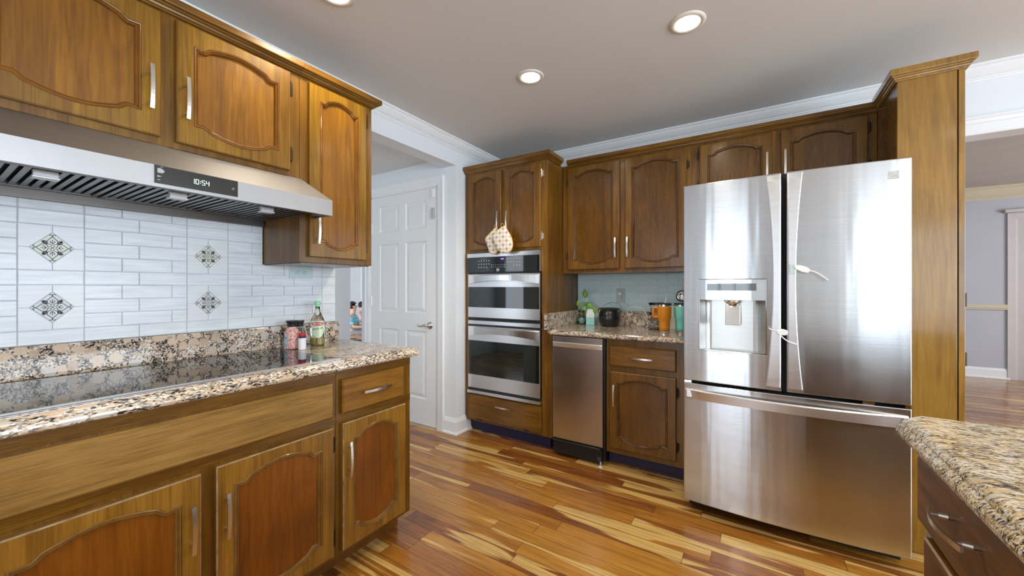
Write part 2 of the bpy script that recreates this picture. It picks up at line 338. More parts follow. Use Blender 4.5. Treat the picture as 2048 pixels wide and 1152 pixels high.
def one(name, bm, mat, label, cat, group=None, origin=None, **k):
    o = mk(name, bm, mat, origin=origin, **k); o['label'] = label; o['category'] = cat
    if group: o['group'] = group
    return o
def struct(name, bm, mat, parent=None, **k):
    o = mk(name, bm, mat, parent, **k)
    if not parent: o['kind'] = 'structure'
    return o
def B(*boxes):
    bm = bmesh.new()
    for b in boxes: box(bm, *b)
    return bm

# local frames : (u along the run, v up, w out of the face)
def FL(x): return lambda u, v, w: (x+w, u, v)       # left run, faces +X
def FB(y): return lambda u, v, w: (u, y-w, v)       # back run, faces -Y
def FI(x): return lambda u, v, w: (x-w, u, v)       # island, faces -X
def FS(y): return lambda u, v, w: (u, y+w, v)       # south run, faces +Y
def fbox(bm, F, u0, u1, v0, v1, w0, w1):
    a = F(u0, v0, w0); b = F(u1, v1, w1); box(bm, *a, *b)

def arch_profile(t, h):            # 0 at the shoulders .. h at the crown
    t = min(t, 1-t)*2
    if t < .20: return -h*.06*(t/.20)**2
    if t < .36:
        s = (t-.20)/.16; return h*(-.06+.50*s*s*(3-2*s)*1.0)
    s = (t-.36)/.64
    return h*(.44+.56*math.sin(s*math.pi/2))
def cab_curve(u0, u1, v0, v1, h, n=56):
    pts = []
    for i in range(n+1):            # bottom, left to right (dips down)
        t = i/n; pts.append((u0+(u1-u0)*t, v0-arch_profile(t, h)))
    for i in range(n+1):            # top, right to left (rises)
        t = 1-i/n; pts.append((u0+(u1-u0)*t, v1+arch_profile(t, h)))
    return pts
def offset(pts, d):
    n = len(pts); out = []
    for i in range(n):
        p = Vector(pts[i-1]); q = Vector(pts[i]); r = Vector(pts[(i+1) % n])
        a = (q-p).normalized(); b = (r-q).normalized(); na = Vector((-a.y, a.x)); nb = Vector((-b.y, b.x))
        m = (na+nb); m = m/max(m.length, .001); k = 1/max(.5, m.dot(na)); out.append((q.x+m.x*d*k, q.y+m.y*d*k))
    return out

def pull(parent, F, u, v, length=.145, vertical=True, mat=None, name='handle', out=.03):
    bm = bmesh.new(); n = 10; hw = .0055
    L0 = []
    for i in range(n+1):
        t = i/n*2-1; s = t*length/2; w = out+.004-.007*t*t
        if vertical: sec = [F(u-hw, v+s, w-.0022), F(u+hw, v+s, w-.0022), F(u+hw, v+s, w+.0022), F(u-hw, v+s, w+.0022)]
        else: sec = [F(u+s, v-hw, w-.0022), F(u+s, v+hw, w-.0022), F(u+s, v+hw, w+.0022), F(u+s, v-hw, w+.0022)]
        L0.append(sec)
    skin(bm, L0)
    for s in (-.33, .33):
        p = (u, v+s*length) if vertical else (u+s*length, v)
        tube(bm, [F(p[0], p[1], .0), F(p[0], p[1], out)], .0042, 8)
    return mk(name, bm, mat or NICKEL, parent, smooth=False)

def hinge(parent, F, u, v, mat=None, h=.05):
    bm = bmesh.new(); tube(bm, [F(u, v-h/2, .012), F(u, v+h/2, .012)], .0045, 8)
    tube(bm, [F(u, v-h/2-.008, .012), F(u, v-h/2, .012)], .0028, 6); tube(bm, [F(u, v+h/2, .012), F(u, v+h/2+.008, .012)], .0028, 6)
    fbox(bm, F, u-.011, u+.011, v-h/2+.004, v+h/2-.004, .0, .004)
    return mk('hinge', bm, mat or SEAM, parent)

def cab_door(parent, F, u0, u1, v0, v1, mats, arch=.032, stile=.048, rail=.036, th=.020, handle=None, hinge_u=None, hinge_v=None, hinge_mat=None, hout=.03):
    mf, mp_, mm = mats
    inner = cab_curve(u0+stile, u1-stile, v0+rail+arch, v1-rail-arch, arch)
    bm = bmesh.new(); c = .0035
    def rect(i, w): return [F(u0+i, v0+i, w), F(u1-i, v0+i, w), F(u1-i, v1-i, w), F(u0+i, v1-i, w)]
    ob = [bm.verts.new(p) for p in rect(0, .001)]; o1 = [bm.verts.new(p) for p in rect(0, th-c)]; o2 = [bm.verts.new(p) for p in rect(c, th)]
    bm.faces.new(ob)
    for a, b in ((ob, o1), (o1, o2)):
        for i in range(4):
            fc = bm.faces.new((a[i], a[(i+1) % 4], b[(i+1) % 4], b[i]))
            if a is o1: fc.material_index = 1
    iv = [bm.verts.new(F(u, v, th)) for u, v in inner]; ib = [bm.verts.new(F(u, v, .004)) for u, v in inner]; n = len(iv)
    ed = [bm.edges.get((o2[i], o2[(i+1) % 4])) for i in range(4)] + [bm.edges.new((iv[i], iv[(i+1) % n])) for i in range(n)]
    bmesh.ops.triangle_fill(bm, use_beauty=True, use_dissolve=False, edges=ed)
    for i in range(n): bm.faces.new((iv[i], iv[(i+1) % n], ib[(i+1) % n], ib[i]))
    bm.faces.new(ib)
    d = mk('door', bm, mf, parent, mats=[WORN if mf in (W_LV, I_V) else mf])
    # recessed centre panel
    bm = bmesh.new(); prism(bm, [F(u, v, .0045) for u, v in offset(inner, .002)], [F(u, v, th-.010) for u, v in offset(inner, .002)])
    mk('panel', bm, mp_, d)
    # beaded moulding running round the panel
    bm = bmesh.new()
    prof = [(.0003, th-.011), (.0003, th-.001), (.003, th+.0022), (.006, th+.0015), (.0075, th-.0025), (.0095, th-.0025), (.0115, th-.0005), (.0135, th-.002), (.016, th-.0095)]
    loops = [[F(u, v, w_) for u, v in offset(inner, dd)] for dd, w_ in prof]
    skin(bm, loops, False, False); mk('moulding', bm, mm, d, smooth=False)
    if handle: pull(d, F, *handle, out=hout+th-.008)
    if hinge_u is not None:
        for hv in (hinge_v or (v0+.07, v1-.07)): hinge(d, F, hinge_u, hv, hinge_mat)
    return d

def drawer(parent, F, u0, u1, v0, v1, mat, handle=None, th=.020, name='drawer', vert=False):
    bm = bmesh.new(); c = .006
    def rect(i, w): return [F(u0+i, v0+i, w), F(u1-i, v0+i, w), F(u1-i, v1-i, w), F(u0+i, v1-i, w)]
    skin(bm, [rect(0, .001), rect(0, th-.006), rect(.002, th-.004), rect(c, th)])
    d = mk(name, bm, mat, parent)
    if handle: pull(d, F, *handle, vertical=False, out=.03+th-.008)
    return d

def cornice(parent, pathpts, z0, z1, proj, mat, name='cornice'):
    # pathpts : plan polyline of the cabinet face, extruded profile stepping outwards (to the right of travel)
    prof = [(0, 0), (.25*proj, 0), (.32*proj, .10), (.45*proj, .15), (.50*proj, .28), (.68*proj, .32), (.75*proj, .42), (.97*proj, .48), (proj, .54), (proj, 1.0), (0, 1.0)]
    P = [Vector(p) for p in pathpts]; loops = []
    for i, p in enumerate(P):
        if i == 0: t = (P[1]-P[0]).normalized(); n = Vector((t.y, -t.x)); k = 1
        elif i == len(P)-1: t = (P[-1]-P[-2]).normalized(); n = Vector((t.y, -t.x)); k = 1
        else:
            a = (P[i]-P[i-1]).normalized(); b = (P[i+1]-P[i]).normalized()
            na = Vector((a.y, -a.x)); nb = Vector((b.y, -b.x)); n = (na+nb).normalized(); k = 1/max(.3, n.dot(na))
        loops.append([(p.x+n.x*d*k, p.y+n.y*d*k, z0+(z1-z0)*h) for d, h in prof])
    bm = bmesh.new(); skin(bm, loops); return mk(name, bm, mat, parent)

def ogee_slab(bm, outline, z0, z1, front_edges, r=.018):
    """slab whose outline (plan, CCW) gets a rounded nose: loops stepping in plan by insets"""
    n = len(outline)
    def inset(d):
        out = []
        for i in range(n):
            p = Vector(outline[i-1]); q = Vector(outline[i]); s = Vector(outline[(i+1) % n])
            a = (q-p).normalized(); b = (s-q).normalized()
            na = Vector((-a.y, a.x)); nb = Vector((-b.y, b.x))
            da = d if ((i-1) % n) in front_edges else 0; db = d if i in front_edges else 0
            # intersect offset lines
            A = p+na*da; Bq = q+nb*db; den = a.x*b.y-a.y*b.x
            if abs(den) < 1e-6: pt = q+na*da
            else:
                t = ((Bq.x-A.x)*b.y-(Bq.y-A.y)*b.x)/den; pt = A+a*t
            out.append(pt)
        return out
    h = z1-z0
    st = [(.016, z0), (.010, z0), (.003, z0+h*.10), (0, z0+h*.30), (.001, z0+h*.45), (.006, z0+h*.60), (.010, z0+h*.66), (.0105, z0+h*.76), (.013, z0+h*.86), (.019, z0+h*.96), (.026, z1), (.03, z1)]
    skin(bm, [[(p.x, p.y, z) for p in inset(d)] for d, z in st])

def rot2(p, a, c=(0, 0)):
    x, y = p[0]-c[0], p[1]-c[1]; return (c[0]+x*math.cos(a)-y*math.sin(a), c[1]+x*math.sin(a)+y*math.cos(a))

def text(body, size, F, u, v, w, mat, parent, extrude=.0003, align='CENTER', name='lettering', sx=1.0, skew=0, bold=0):
    cu = bpy.data.curves.new('t', 'FONT'); cu.body = body; cu.size = size; cu.align_x = align; cu.align_y = 'CENTER'; cu.extrude = extrude; cu.offset = bold
    t = bpy.data.objects.new('t', cu); C.objects.link(t); bpy.context.view_layer.update()
    me = bpy.data.meshes.new_from_object(t.evaluated_get(bpy.context.evaluated_depsgraph_get())); bpy.data.objects.remove(t)
    bm = bmesh.new(); bm.from_mesh(me)
    for x in bm.verts: x.co = Vector(F(u+x.co.x*sx, v+x.co.y+skew*x.co.x, w+x.co.z))
    return mk(name, bm, mat, parent, recalc=False)

# ================================================================== SETTING
CZ = 2.42
floor = struct('floor', B((-9.2, -3.6, -.05, 5.2, 8.2, 0)), FLOOR)
struct('ceiling', B((-2.22, -3.4, CZ, 4.4, 3.27, CZ+.08)), CEILM)
struct('wall_left', B((-2.22, -3.4, 0, -2.045, 1.318, 2.20), (-2.22, -3.4, 2.20, -2.09, 1.318, CZ), (-2.22, 1.318, 2.222, -2.09, 2.44, CZ), (-2.22, 2.44, 0, -2.09, 3.27, CZ)), WALLM)
struct('wall_back', B((-2.22, 3.15, 0, .86, 3.27, CZ), (.86, 3.15, 2.05, 4.4, 3.27, CZ), (3.6, 3.15, 0, 4.4, 3.27, 2.05)), WALLM)
# south wall with a glazed door opening and a window opening
struct('wall_south', B((-2.2, -3.4, 0, -1.6, -3.2, CZ), (-1.6, -3.4, 2.15, -.4, -3.2, CZ), (-.4, -3.4, 0, .75, -3.2, CZ), (.75, -3.4, 0, 1.86, -3.2, CZ), (1.86, -3.4, 2.15, 3.10, -3.2, CZ), (3.10, -3.4, 0, 4.4, -3.2, CZ)), WALLM)
struct('wall_east', B((4.2, -3.4, 0, 4.4, -2.5, CZ), (4.2, -2.5, 0, 4.4, 2.1, .35), (4.2, -2.5, 2.2, 4.4, 2.1, CZ), (4.2, 2.1, 0, 4.4, 3.27, CZ)), WALLM)
def win(name, F, u0, u1, v0, v1, nx, nz):
    bm = bmesh.new()
    fbox(bm, F, u0, u0+.06, v0, v1, -.05, .03); fbox(bm, F, u1-.06, u1, v0, v1, -.05, .03)
    fbox(bm, F, u0, u1, v0, v0+.06, -.05, .03); fbox(bm, F, u0, u1, v1-.06, v1, -.05, .03)
    for i in range(1, nx): c = u0+(u1-u0)*i/nx; fbox(bm, F, c-.02, c+.02, v0, v1, .0, .03)
    for i in range(1, nz): c = v0+(v1-v0)*i/nz; fbox(bm, F, u0, u1, c-.015, c+.015, .0, .03)
    o = struct(name, bm, TRIM)
win('window_1', FS(-3.2), -1.62, -.38, .0, 2.17, 3, 1)
win('window_2', FS(-3.2), 1.84, 3.12, .0, 2.17, 3, 1)
win('window_3', FI(4.2), -2.52, 2.12, .33, 2.22, 4, 1)

win('fill_frame_1', FS(-1.0), -4.02, -2.38, .38, 2.22, 2, 1)  # invented frame around the hall fill light, the wall behind is solid
win('fill_frame_2', FS(-.3), -8.12, -5.08, .58, 2.22, 3, 1)  # made-up frame on the blind wall at the living room lamp
win('fill_frame_3', FI(5.0), 4.58, 6.62, .73, 2.27, 2, 1)  # frame added to house the front room lamp, no opening behind it
# crown mouldings
def crown(name, pts, z1=CZ, drop=.078, proj=.062, mat=TRIM):
    prof = [(0, 0), (.006, 0), (.008, .10), (.014, .12), (.014, .22), (.020, .26), (.028, .36), (.043, .60), (.050, .74), (.050, .80), (.056, .84), (.062, .92), (.062, 1.0), (0, 1.0)]
    P = [Vector(p) for p in pts]; loops = []
    for i, p in enumerate(P):
        if i in (0, len(P)-1):
            t = (P[1]-P[0]).normalized() if i == 0 else (P[-1]-P[-2]).normalized(); n = Vector((t.y, -t.x)); k = 1
        else:
            a = (P[i]-P[i-1]).normalized(); b = (P[i+1]-P[i]).normalized(); na = Vector((a.y, -a.x)); nb = Vector((b.y, -b.x)); n = (na+nb).normalized(); k = 1/n.dot(na)
        loops.append([(p.x+n.x*d*k*proj/.062, p.y+n.y*d*k*proj/.062, z1-drop+drop*h) for d, h in prof])
    bm = bmesh.new(); skin(bm, loops); return struct(name, bm, mat)
crown('trim_1', [(-2.09, -3.2), (-2.09, 3.15), (4.2, 3.15)])
# header casing over the wide opening to the front room
bm = bmesh.new()
prof = [(0, 2.05), (.012, 2.05), (.016, 2.056), (.016, 2.105), (.022, 2.112), (.024, 2.128), (.030, 2.134), (.030, 2.145), (0, 2.145)]
skin(bm, [[(x, 3.15-d, z) for d, z in prof] for x in (.80, 3.9)]); struct('trim_3', bm, TRIM)
struct('trim_4', B((.84, 3.130, 0, .93, 3.15, 2.05), (.853, 3.15, 0, .868, 3.27, 2.05)), TRIM)
# baseboards
def baseboard(name, pts, h=.13, t=.015, mat=TRIM):
    prof = [(0, 0), (t+.012, 0), (t+.012, .010), (t+.006, .018), (t, .020), (t, h-.03), (t-.005, h-.015), (t-.010, h), (0, h)]
    P = [Vector(p) for p in pts]; loops = []
    for i, p in enumerate(P):
        if i in (0, len(P)-1):
            q = (P[1]-P[0]).normalized() if i == 0 else (P[-1]-P[-2]).normalized(); n = Vector((q.y, -q.x)); k = 1
        else:
            a = (P[i]-P[i-1]).normalized(); b = (P[i+1]-P[i]).normalized(); na = Vector((a.y, -a.x)); nb = Vector((b.y, -b.x)); n = (na+nb).normalized(); k = 1/n.dot(na)
        loops.append([(p.x+n.x*d*k, p.y+n.y*d*k, z) for d, z in prof])
    bm = bmesh.new(); skin(bm, loops); return struct(name, bm, mat)
baseboard('baseboard_left', [(-2.215, 2.44), (-2.09, 2.44), (-2.09, 2.70)])

# hallway seen through the opening
struct('wall_hall', B((-2.30, 2.44, 0, -2.22, 2.56, 2.31), (-3.31, 2.44, 2.09, -2.30, 2.56, 2.31), (-3.31, 2.44, 0, -3.165, 2.56, 2.09)), WALLM)
struct('ceiling_hall', B((-4.3, -1.0, 2.30, -2.22, 2.56, 2.38)), CEILH)
struct('wall_hall_left', B((-4.3, -1.0, 0, -4.2, 2.93, 2.38)), WALLM)
struct('wall_hall_rear', B((-4.3, -1.1, 0, -2.22, -1.0, 2.38)), WALLM)
struct('wall_living', B((-9.1, -.3, 0, -9.0, 7.0, 2.5), (-9.1, 6.6, 0, -2.2, 6.7, 2.5), (-9.1, -.4, 0, -4.3, -.3, 2.5)), WALLM)
struct('ceiling_living', B((-9.1, -.4, 2.5, -4.3, 6.7, 2.58), (-4.3, 2.56, 2.5, -2.2, 6.7, 2.58)), CEILH)

# panelled hall door
def make_door():
    F = FB(2.452); u0, u1, v0, v1 = -3.148, -2.306, .012, 2.07
    d = mk('door_1', B(), DOORM) if False else None
    bm = bmesh.new()
    us = [u0, u0+.115, u0+.115+.265, u0+.115+.265+.082, u1-.115, u1]
    us[2] = (u0+u1)/2-.045; us[3] = (u0+u1)/2+.045
    vs = [v0, .235, .83, .985, 1.62, 1.73, 1.975, v1]
    cells = set(((i, j) for i in (1, 3) for j in (1, 3, 5)))
    th = .018
    G = {}
    def gv(u, v, w):
        k = (round(u, 5), round(v, 5), round(w, 5))
        if k not in G: G[k] = bm.verts.new(F(u, v, w))
        return G[k]
    for i in range(5):
        for j in range(7):
            a, b, c, e = us[i], us[i+1], vs[j], vs[j+1]
            if (i, j) not in cells: bm.faces.new([gv(a, c, th), gv(b, c, th), gv(b, e, th), gv(a, e, th)])
            else:
                rings = [(0, th), (.008, th-.009), (.016, th-.010), (.045, th-.002)]
                L = [[(a+o, c+o, w_), (b-o, c+o, w_), (b-o, e-o, w_), (a+o, e-o, w_)] for o, w_ in rings]
                VV = [[gv(*p) for p in l] for l in L]
                for x, y in zip(VV, VV[1:]):
                    for k in range(4): bm.faces.new((x[k], x[(k+1) % 4], y[(k+1) % 4], y[k]))
                bm.faces.new(VV[-1])
    # sides / back
    bk = [bm.verts.new(F(u, v, -.02)) for u, v in ((u0, v0), (u1, v0), (u1, v1), (u0, v1))]
    bm.faces.new(bk)
    fr = [(u0, v0), (u1, v0), (u1, v1), (u0, v1)]
    edge_pts = [[gv(u, v0, th) for u in us], [gv(u1, v, th) for v in vs], [gv(u, v1, th) for u in us[::-1]], [gv(u0, v, th) for v in vs[::-1]]]
    for k in range(4): bm.faces.new(edge_pts[k]+[bk[(k+1) % 4], bk[k]])
    door = struct('door_1', bm, DOORM); 
    # lever handle
    bm = bmesh.new(); cx, cz = -2.372, .885
    def ring(r, y, n=20): return [(cx+r*math.cos(2*math.pi*i/n), y, cz+r*math.sin(2*math.pi*i/n)) for i in range(n)]
    skin(bm, [ring(.031, 2.434), ring(.033, 2.428), ring(.029, 2.422), ring(.014, 2.418), ring(.010, 2.395)])
    tube(bm, smoothpath([(cx, 2.392, cz), (cx-.03, 2.390, cz+.004), (cx-.06, 2.390, cz-.004), (cx-.095, 2.392, cz-.008), (cx-.115, 2.394, cz-.001)], 4), [.010]*6+[.008]*11, 8)
    h = mk('door_handle', bm, NICKEL, door, smooth=True)
    # visible hinge plates on the left and a latch block at top right
    for z in (1.78, 1.08, .25):
        bm = bmesh.new(); tube(bm, [(-3.152, 2.428, z-.05), (-3.152, 2.428, z+.05)], .007, 8); box(bm, -3.16, 2.430, z-.045, -3.135, 2.436, z+.045); mk('hinge', bm, TRIM, door)
    bm = B((-2.345, 2.415, 1.80, -2.318, 2.433, 1.895)); mk('door_latch', bm, NICKEL, door, bev=.003, label='grey metal latch')
    bm = B((-2.352, 2.418, 1.985, -2.318, 2.434, 2.055)); mk('door_alarm', bm, WHITEP, door, bev=.004)
    return door
make_door()
# casing round the hall door
bm = bmesh.new()
def casing(bm, x0, x1, z1, y, wd=.075):
    prof = [(0, 0), (0, .010), (.010, .012), (.018, .016), (wd-.018, .018), (wd-.010, .022), (wd, .022), (wd, 0)]
    loops = []
    for (px, pz, sx, sz) in ((x0, 0, -1, 0), (x0, z1, -1, 1), (x1, z1, 1, 1), (x1, 0, 1, 0)):
        loops.append([(px+sx*d, y-t, pz+sz*d) for d, t in prof])
    skin(bm, loops)
casing(bm, -3.165, -2.293, 2.085, 2.44); struct('trim_5', bm, TRIM)
struct('trim_6', B((-3.166, 2.436, 0, -3.151, 2.56, 2.10), (-2.303, 2.436, 0, -2.290, 2.56, 2.10), (-3.166, 2.436, 2.073, -2.290, 2.56, 2.088)), TRIM)
struct('trim_7', B((-3.15, 2.425, 0, -2.305, 2.56, .010)), NICKEL)

# front room beyond the wide opening
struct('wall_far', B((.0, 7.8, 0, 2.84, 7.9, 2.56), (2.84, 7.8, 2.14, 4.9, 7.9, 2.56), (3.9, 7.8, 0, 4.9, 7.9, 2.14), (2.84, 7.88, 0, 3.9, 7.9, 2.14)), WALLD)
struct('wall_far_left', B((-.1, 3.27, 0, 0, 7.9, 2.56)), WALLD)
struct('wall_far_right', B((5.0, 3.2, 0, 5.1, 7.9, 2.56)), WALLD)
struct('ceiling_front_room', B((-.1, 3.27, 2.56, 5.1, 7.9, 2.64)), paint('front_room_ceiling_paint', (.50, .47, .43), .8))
crown('trim_8', [(0, 7.8), (4.9, 7.8)], z1=2.56, drop=.17, proj=.09, mat=CREAM)
struct('trim_9', B((0, 7.775, .915, 2.82, 7.8, .985), (0, 7.765, .935, 2.82, 7.8, .965)), CREAM, bev=.004)
baseboard('baseboard_far', [(0, 7.8), (2.83, 7.8)], h=.135)
bm = bmesh.new(); casing(bm, 2.90, 3.85, 2.10, 7.8, .09); box(bm, 2.78, 7.745, 2.195, 3.97, 7.8, 2.235); struct('trim_10', bm, paint('front_room_trim_paint', (.55, .52, .50), .5))
struct('door_2', B((2.90, 7.80, 0, 3.85, 7.85, 2.10)), paint('front_room_door_paint', (.52, .49, .47), .5))

# ================================================================== LEFT RUN
UP = (W_V, W_P, W_M); LO = (W_LV, W_LP, W_MB)
def crate(F, u0, u1, v0, v1, w0, w1, t=.018):
    bm = bmesh.new(); fbox(bm, F, u0, u1, v0, v1, w0, w1); return bm
FA = FL(-1.70)
# --- upper cabinet over the hood
t = thing('upper_cabinet', 'golden wood wall cabinet with two arched doors above the range hood', 'cabinet', (-2.04, .485, 1.69))
mk('carcass', B((-2.0435, .036, 1.695, -1.70, .934, 2.16)), W_C, t, bev=.001)
cab_door(t, FA, .075, .461, 1.72, 2.137, UP, handle=(.434, 1.872), hinge_u=.069)
cab_door(t, FA, .502, .887, 1.716, 2.137, UP, handle=(.529, 1.871), hinge_u=.893)
cornice(t, [(-1.70, .036), (-1.70, .9345)], 2.150, 2.195, .038, W_CH)
# --- tall upper cabinet right of the hood
t = thing('upper_cabinet', 'tall narrow golden wood wall cabinet right of the range hood, single arched door', 'cabinet', (-2.04, 1.12, 1.326))
mk('carcass', B((-2.0435, .9355, 1.3265, -1.70, 1.311, 2.16)), W_C, t, bev=.001)
mk('underside', B((-2.04, .945, 1.322, -1.71, 1.302, 1.3262)), B_P, t)
cab_door(t, FA, .970, 1.268, 1.352, 2.133, UP, handle=(1.002, 1.484), hinge_u=1.274, arch=.032)
cornice(t, [(-1.70, .9355), (-1.70, 1.311), (-2.019, 1.311)], 2.150, 2.195, .038, W_CH)
# --- upper cabinet left of the frame
t = thing('upper_cabinet', 'golden wood wall cabinet with two doors left of the range hood', 'cabinet', (-2.04, -.40, 1.326))
mk('carcass', B((-2.0435, -.86, 1.3265, -1.70, .034, 2.16)), W_V, t, bev=.001)
cab_door(t, FA, -.82, -.43, 1.352, 2.133, UP, handle=(-.455, 1.484))
cab_door(t, FA, -.395, -.006, 1.352, 2.133, UP, handle=(-.37, 1.484))
cornice(t, [(-1.70, -.86), (-1.70, .034)], 2.150, 2.195, .038, W_CH)

# --- range hood
t = thing('range_hood', 'stainless steel range hood under the cabinet, black clock panel reading 10:54', 'range hood', (-2.02, .525, 1.52))
bm = bmesh.new()
y0, y1 = .068, .982
# canopy shell: outer profile with a hollow underside
def quad(bm, *p): bm.faces.new([bm.verts.new(q) for q in p])
lip0, lip1, xf, xb = 1.520, 1.585, -1.53, -2.018
prism(bm, [(xf, y0, lip0), (xf, y0, lip1), (-1.695, y0+.045, 1.693), (-1.71, y0+.045, 1.693), (-1.71, y0+.045, 1.66), (xf-.012, y0, lip1-.008), (xf-.012, y0, lip0)],
          [(xf, y1, lip0), (xf, y1, lip1), (-1.695, y1-.045, 1.693), (-1.71, y1-.045, 1.693), (-1.71, y1-.045, 1.66), (xf-.012, y1, lip1-.008), (xf-.012, y1, lip0)])
mk('canopy', bm, steel('hood_steel', (.37, .365, .37), rough=.48, aniso=0, scale=(300, 3, 3), smudge=.08), t)
for s, ya, yb in ((1, y0, y0+.045), (-1, y1, y1-.045)):
    bm = bmesh.new()
    a = [(xf-.012, ya, lip0), (xf-.012, ya, lip1-.008), (-1.71, yb, 1.66), (-1.71, yb, 1.69), (-1.72, yb, 1.69), (-1.72, ya if s > 0 else ya, lip0)]
    th = .004*s
    prism(bm, a, [(p[0], p[1]+th, p[2]) for p in a])
    mk('side_panel', bm, STEEL, t)
mk('rear_panel', B((xb, .115, 1.508, -2.004, .93, 1.60), (xb, .115, 1.505, -1.995, .93, 1.512)), STEEL_D, t)
mk('top_panel', B((-2.018, .115, 1.60, -1.72, .93, 1.69)), STEEL_D, t)
mk('front_rail', B((xf-.035, y0+.006, 1.521, xf-.0125, y1-.006, 1.527)), STEEL_D, t)
LATCH = paint('latch_aluminium', (.75, .75, .77), .45, metal=.6)
fy = [(.085, .365), (.375, .655), (.665, .945)]
for a, b in fy:
    b2 = b; bm = bmesh.new()
    for x0, x1 in ((-1.99, -1.975), (-1.585, -1.57)): box(bm, x0, a, 1.535, x1, b2, 1.55)
    for y in (a, b2-.012): box(bm, -1.975, y, 1.535, -1.585, y+.012, 1.55)
    k = a+.02
    while k < b2-.022: box(bm, -1.974, k, 1.536, -1.586, k+.013, 1.543); k += .0225
    f = mk('filter', bm, paint('filter_steel', (.24, .24, .24), .35, metal=1), t)
    mk('filter_backing', B((-1.974, a+.012, 1.5485, -1.586, b2-.012, 1.552)), GAP, f)
    m_ = {.085: .21, .375: .497, .665: .777}[a]
    bm = B((-1.675, m_-.025, 1.513, -1.640, m_+.025, 1.518), (-1.662, m_-.023, 1.518, -1.643, m_+.023, 1.535)); mk('filter_latch', bm, LATCH, f, bev=.001)
# clock panel on the lip
FH = FL(xf)
cp = mk('clock_panel', B((xf-.001, .404, 1.530, xf+.0025, .625, 1.5845)), BGLASS, t)
SEGC = emit('display_light', (.75, 1.0, 1.0), 1.6)
bm = bmesh.new()
SEGS = {'1': 'bc', '0': 'abcdef', '5': 'afgcd', '4': 'fgbc'}
def seg7(bm, F, ch, u, v, h, wd, w, s=.0013):
    for k in SEGS[ch]:
        g = {'a': (u, u+wd, v+h-s, v+h), 'd': (u, u+wd, v, v+s), 'g': (u, u+wd, v+h/2-s/2, v+h/2+s/2), 'f': (u, u+s, v+h/2, v+h), 'e': (u, u+s, v, v+h/2),
             'b': (u+wd-s, u+wd, v+h/2, v+h), 'c': (u+wd-s, u+wd, v, v+h/2)}[k]
        fbox(bm, F, g[0], g[1], g[2], g[3], w, w+.0006)
u = .4965
for ch, adv in (('1', .0085), ('0', .0115), (':', .005), ('5', .0115), ('4', .011)):
    if ch == ':':
        fbox(bm, FH, u+.0005, u+.0022, 1.5525, 1.5545, .0027, .0033); fbox(bm, FH, u+.0005, u+.0022, 1.5585, 1.5605, .0027, .0033)
    else: seg7(bm, FH, ch, u-(.003 if ch == '1' else 0), 1.5485, .0155, .0085, .0027)
    u += adv
mk('clock_digits', bm, SEGC, cp, label='lit white digits reading 10:54')
ICON = emit('panel_icon', (.55, .6, .58), .7)
bm = bmesh.new()
prism(bm, [FH(u, v, .0026) for u, v in ((.411, 1.562), (.411, 1.576), (.420, 1.576), (.427, 1.570), (.427, 1.566), (.422, 1.562))], [FH(u, v, .003) for u, v in ((.411, 1.562), (.411, 1.576), (.420, 1.576), (.427, 1.570), (.427, 1.566), (.422, 1.562))])
mk('panel_icon', bm, ICON, cp); bm = bmesh.new()
prism(bm, [FH(u, v, .0026) for u, v in ((.411, 1.549), (.411, 1.5545), (.421, 1.5515))], [FH(u, v, .003) for u, v in ((.411, 1.549), (.411, 1.5545), (.421, 1.5515))])
mk('panel_icon', bm, ICON, cp); bm = bmesh.new()
fbox(bm, FH, .411, .417, 1.540, 1.542, .0026, .003); mk('panel_icon', bm, ICON, cp); bm = bmesh.new(); fbox(bm, FH, .417, .424, 1.580, 1.5812, .0026, .003)
mk('panel_icon', bm, ICON, cp); bm = bmesh.new()
n = 14
for i in range(n):
    a0, a1 = 2*math.pi*i/n, 2*math.pi*(i+1)/n
    if i in (3,): continue
    q = [(.6105+r*math.cos(a), 1.555+r*math.sin(a)) for r, a in ((.0038, a0), (.0038, a1), (.0030, a1), (.0030, a0))]
    prism(bm, [FH(u, v, .0026) for u, v in q], [FH(u, v, .003) for u, v in q])
fbox(bm, FH, .6101, .6109, 1.555, 1.559, .0026, .003)
mk('power_icon', bm, ICON, cp)

# --- tiled backsplash
XT = -2.020
t = thing('tile_backsplash', 'pale marble strip tile backsplash with four patterned diamond tiles behind the cooktop', 'backsplash', (-2.04, .2, 1.02))
mk('grout_bed', B((-2.0435, -.86, 1.0225, XT-.004, 1.3145, 1.325), (-2.0435, .037, 1.325, XT-.004, .933, 1.694)), GROUT, t)
bm = bmesh.new(); bmc = bmesh.new(); PT = .0505; Z0 = 1.0205; g = .0012
def tl(bm, a, b, c, d, dx=0):
    j = random.uniform(-.0005, .0005); x = XT+j
    v = [(a+g, c+g), (b-g, c+g), (b-g, d-g), (a+g, d-g)]; e = .0012
    skin(bm, [[(XT-.006, p, q) for p, q in v], [(x-.001, p, q) for p, q in v], [(x, p, q) for p, q in ((a+g+e, c+g+e), (b-g-e, c+g+e), (b-g-e, d-g-e), (a+g+e, d-g-e))]])
cols = [(.198, .345), (.638, .787)]
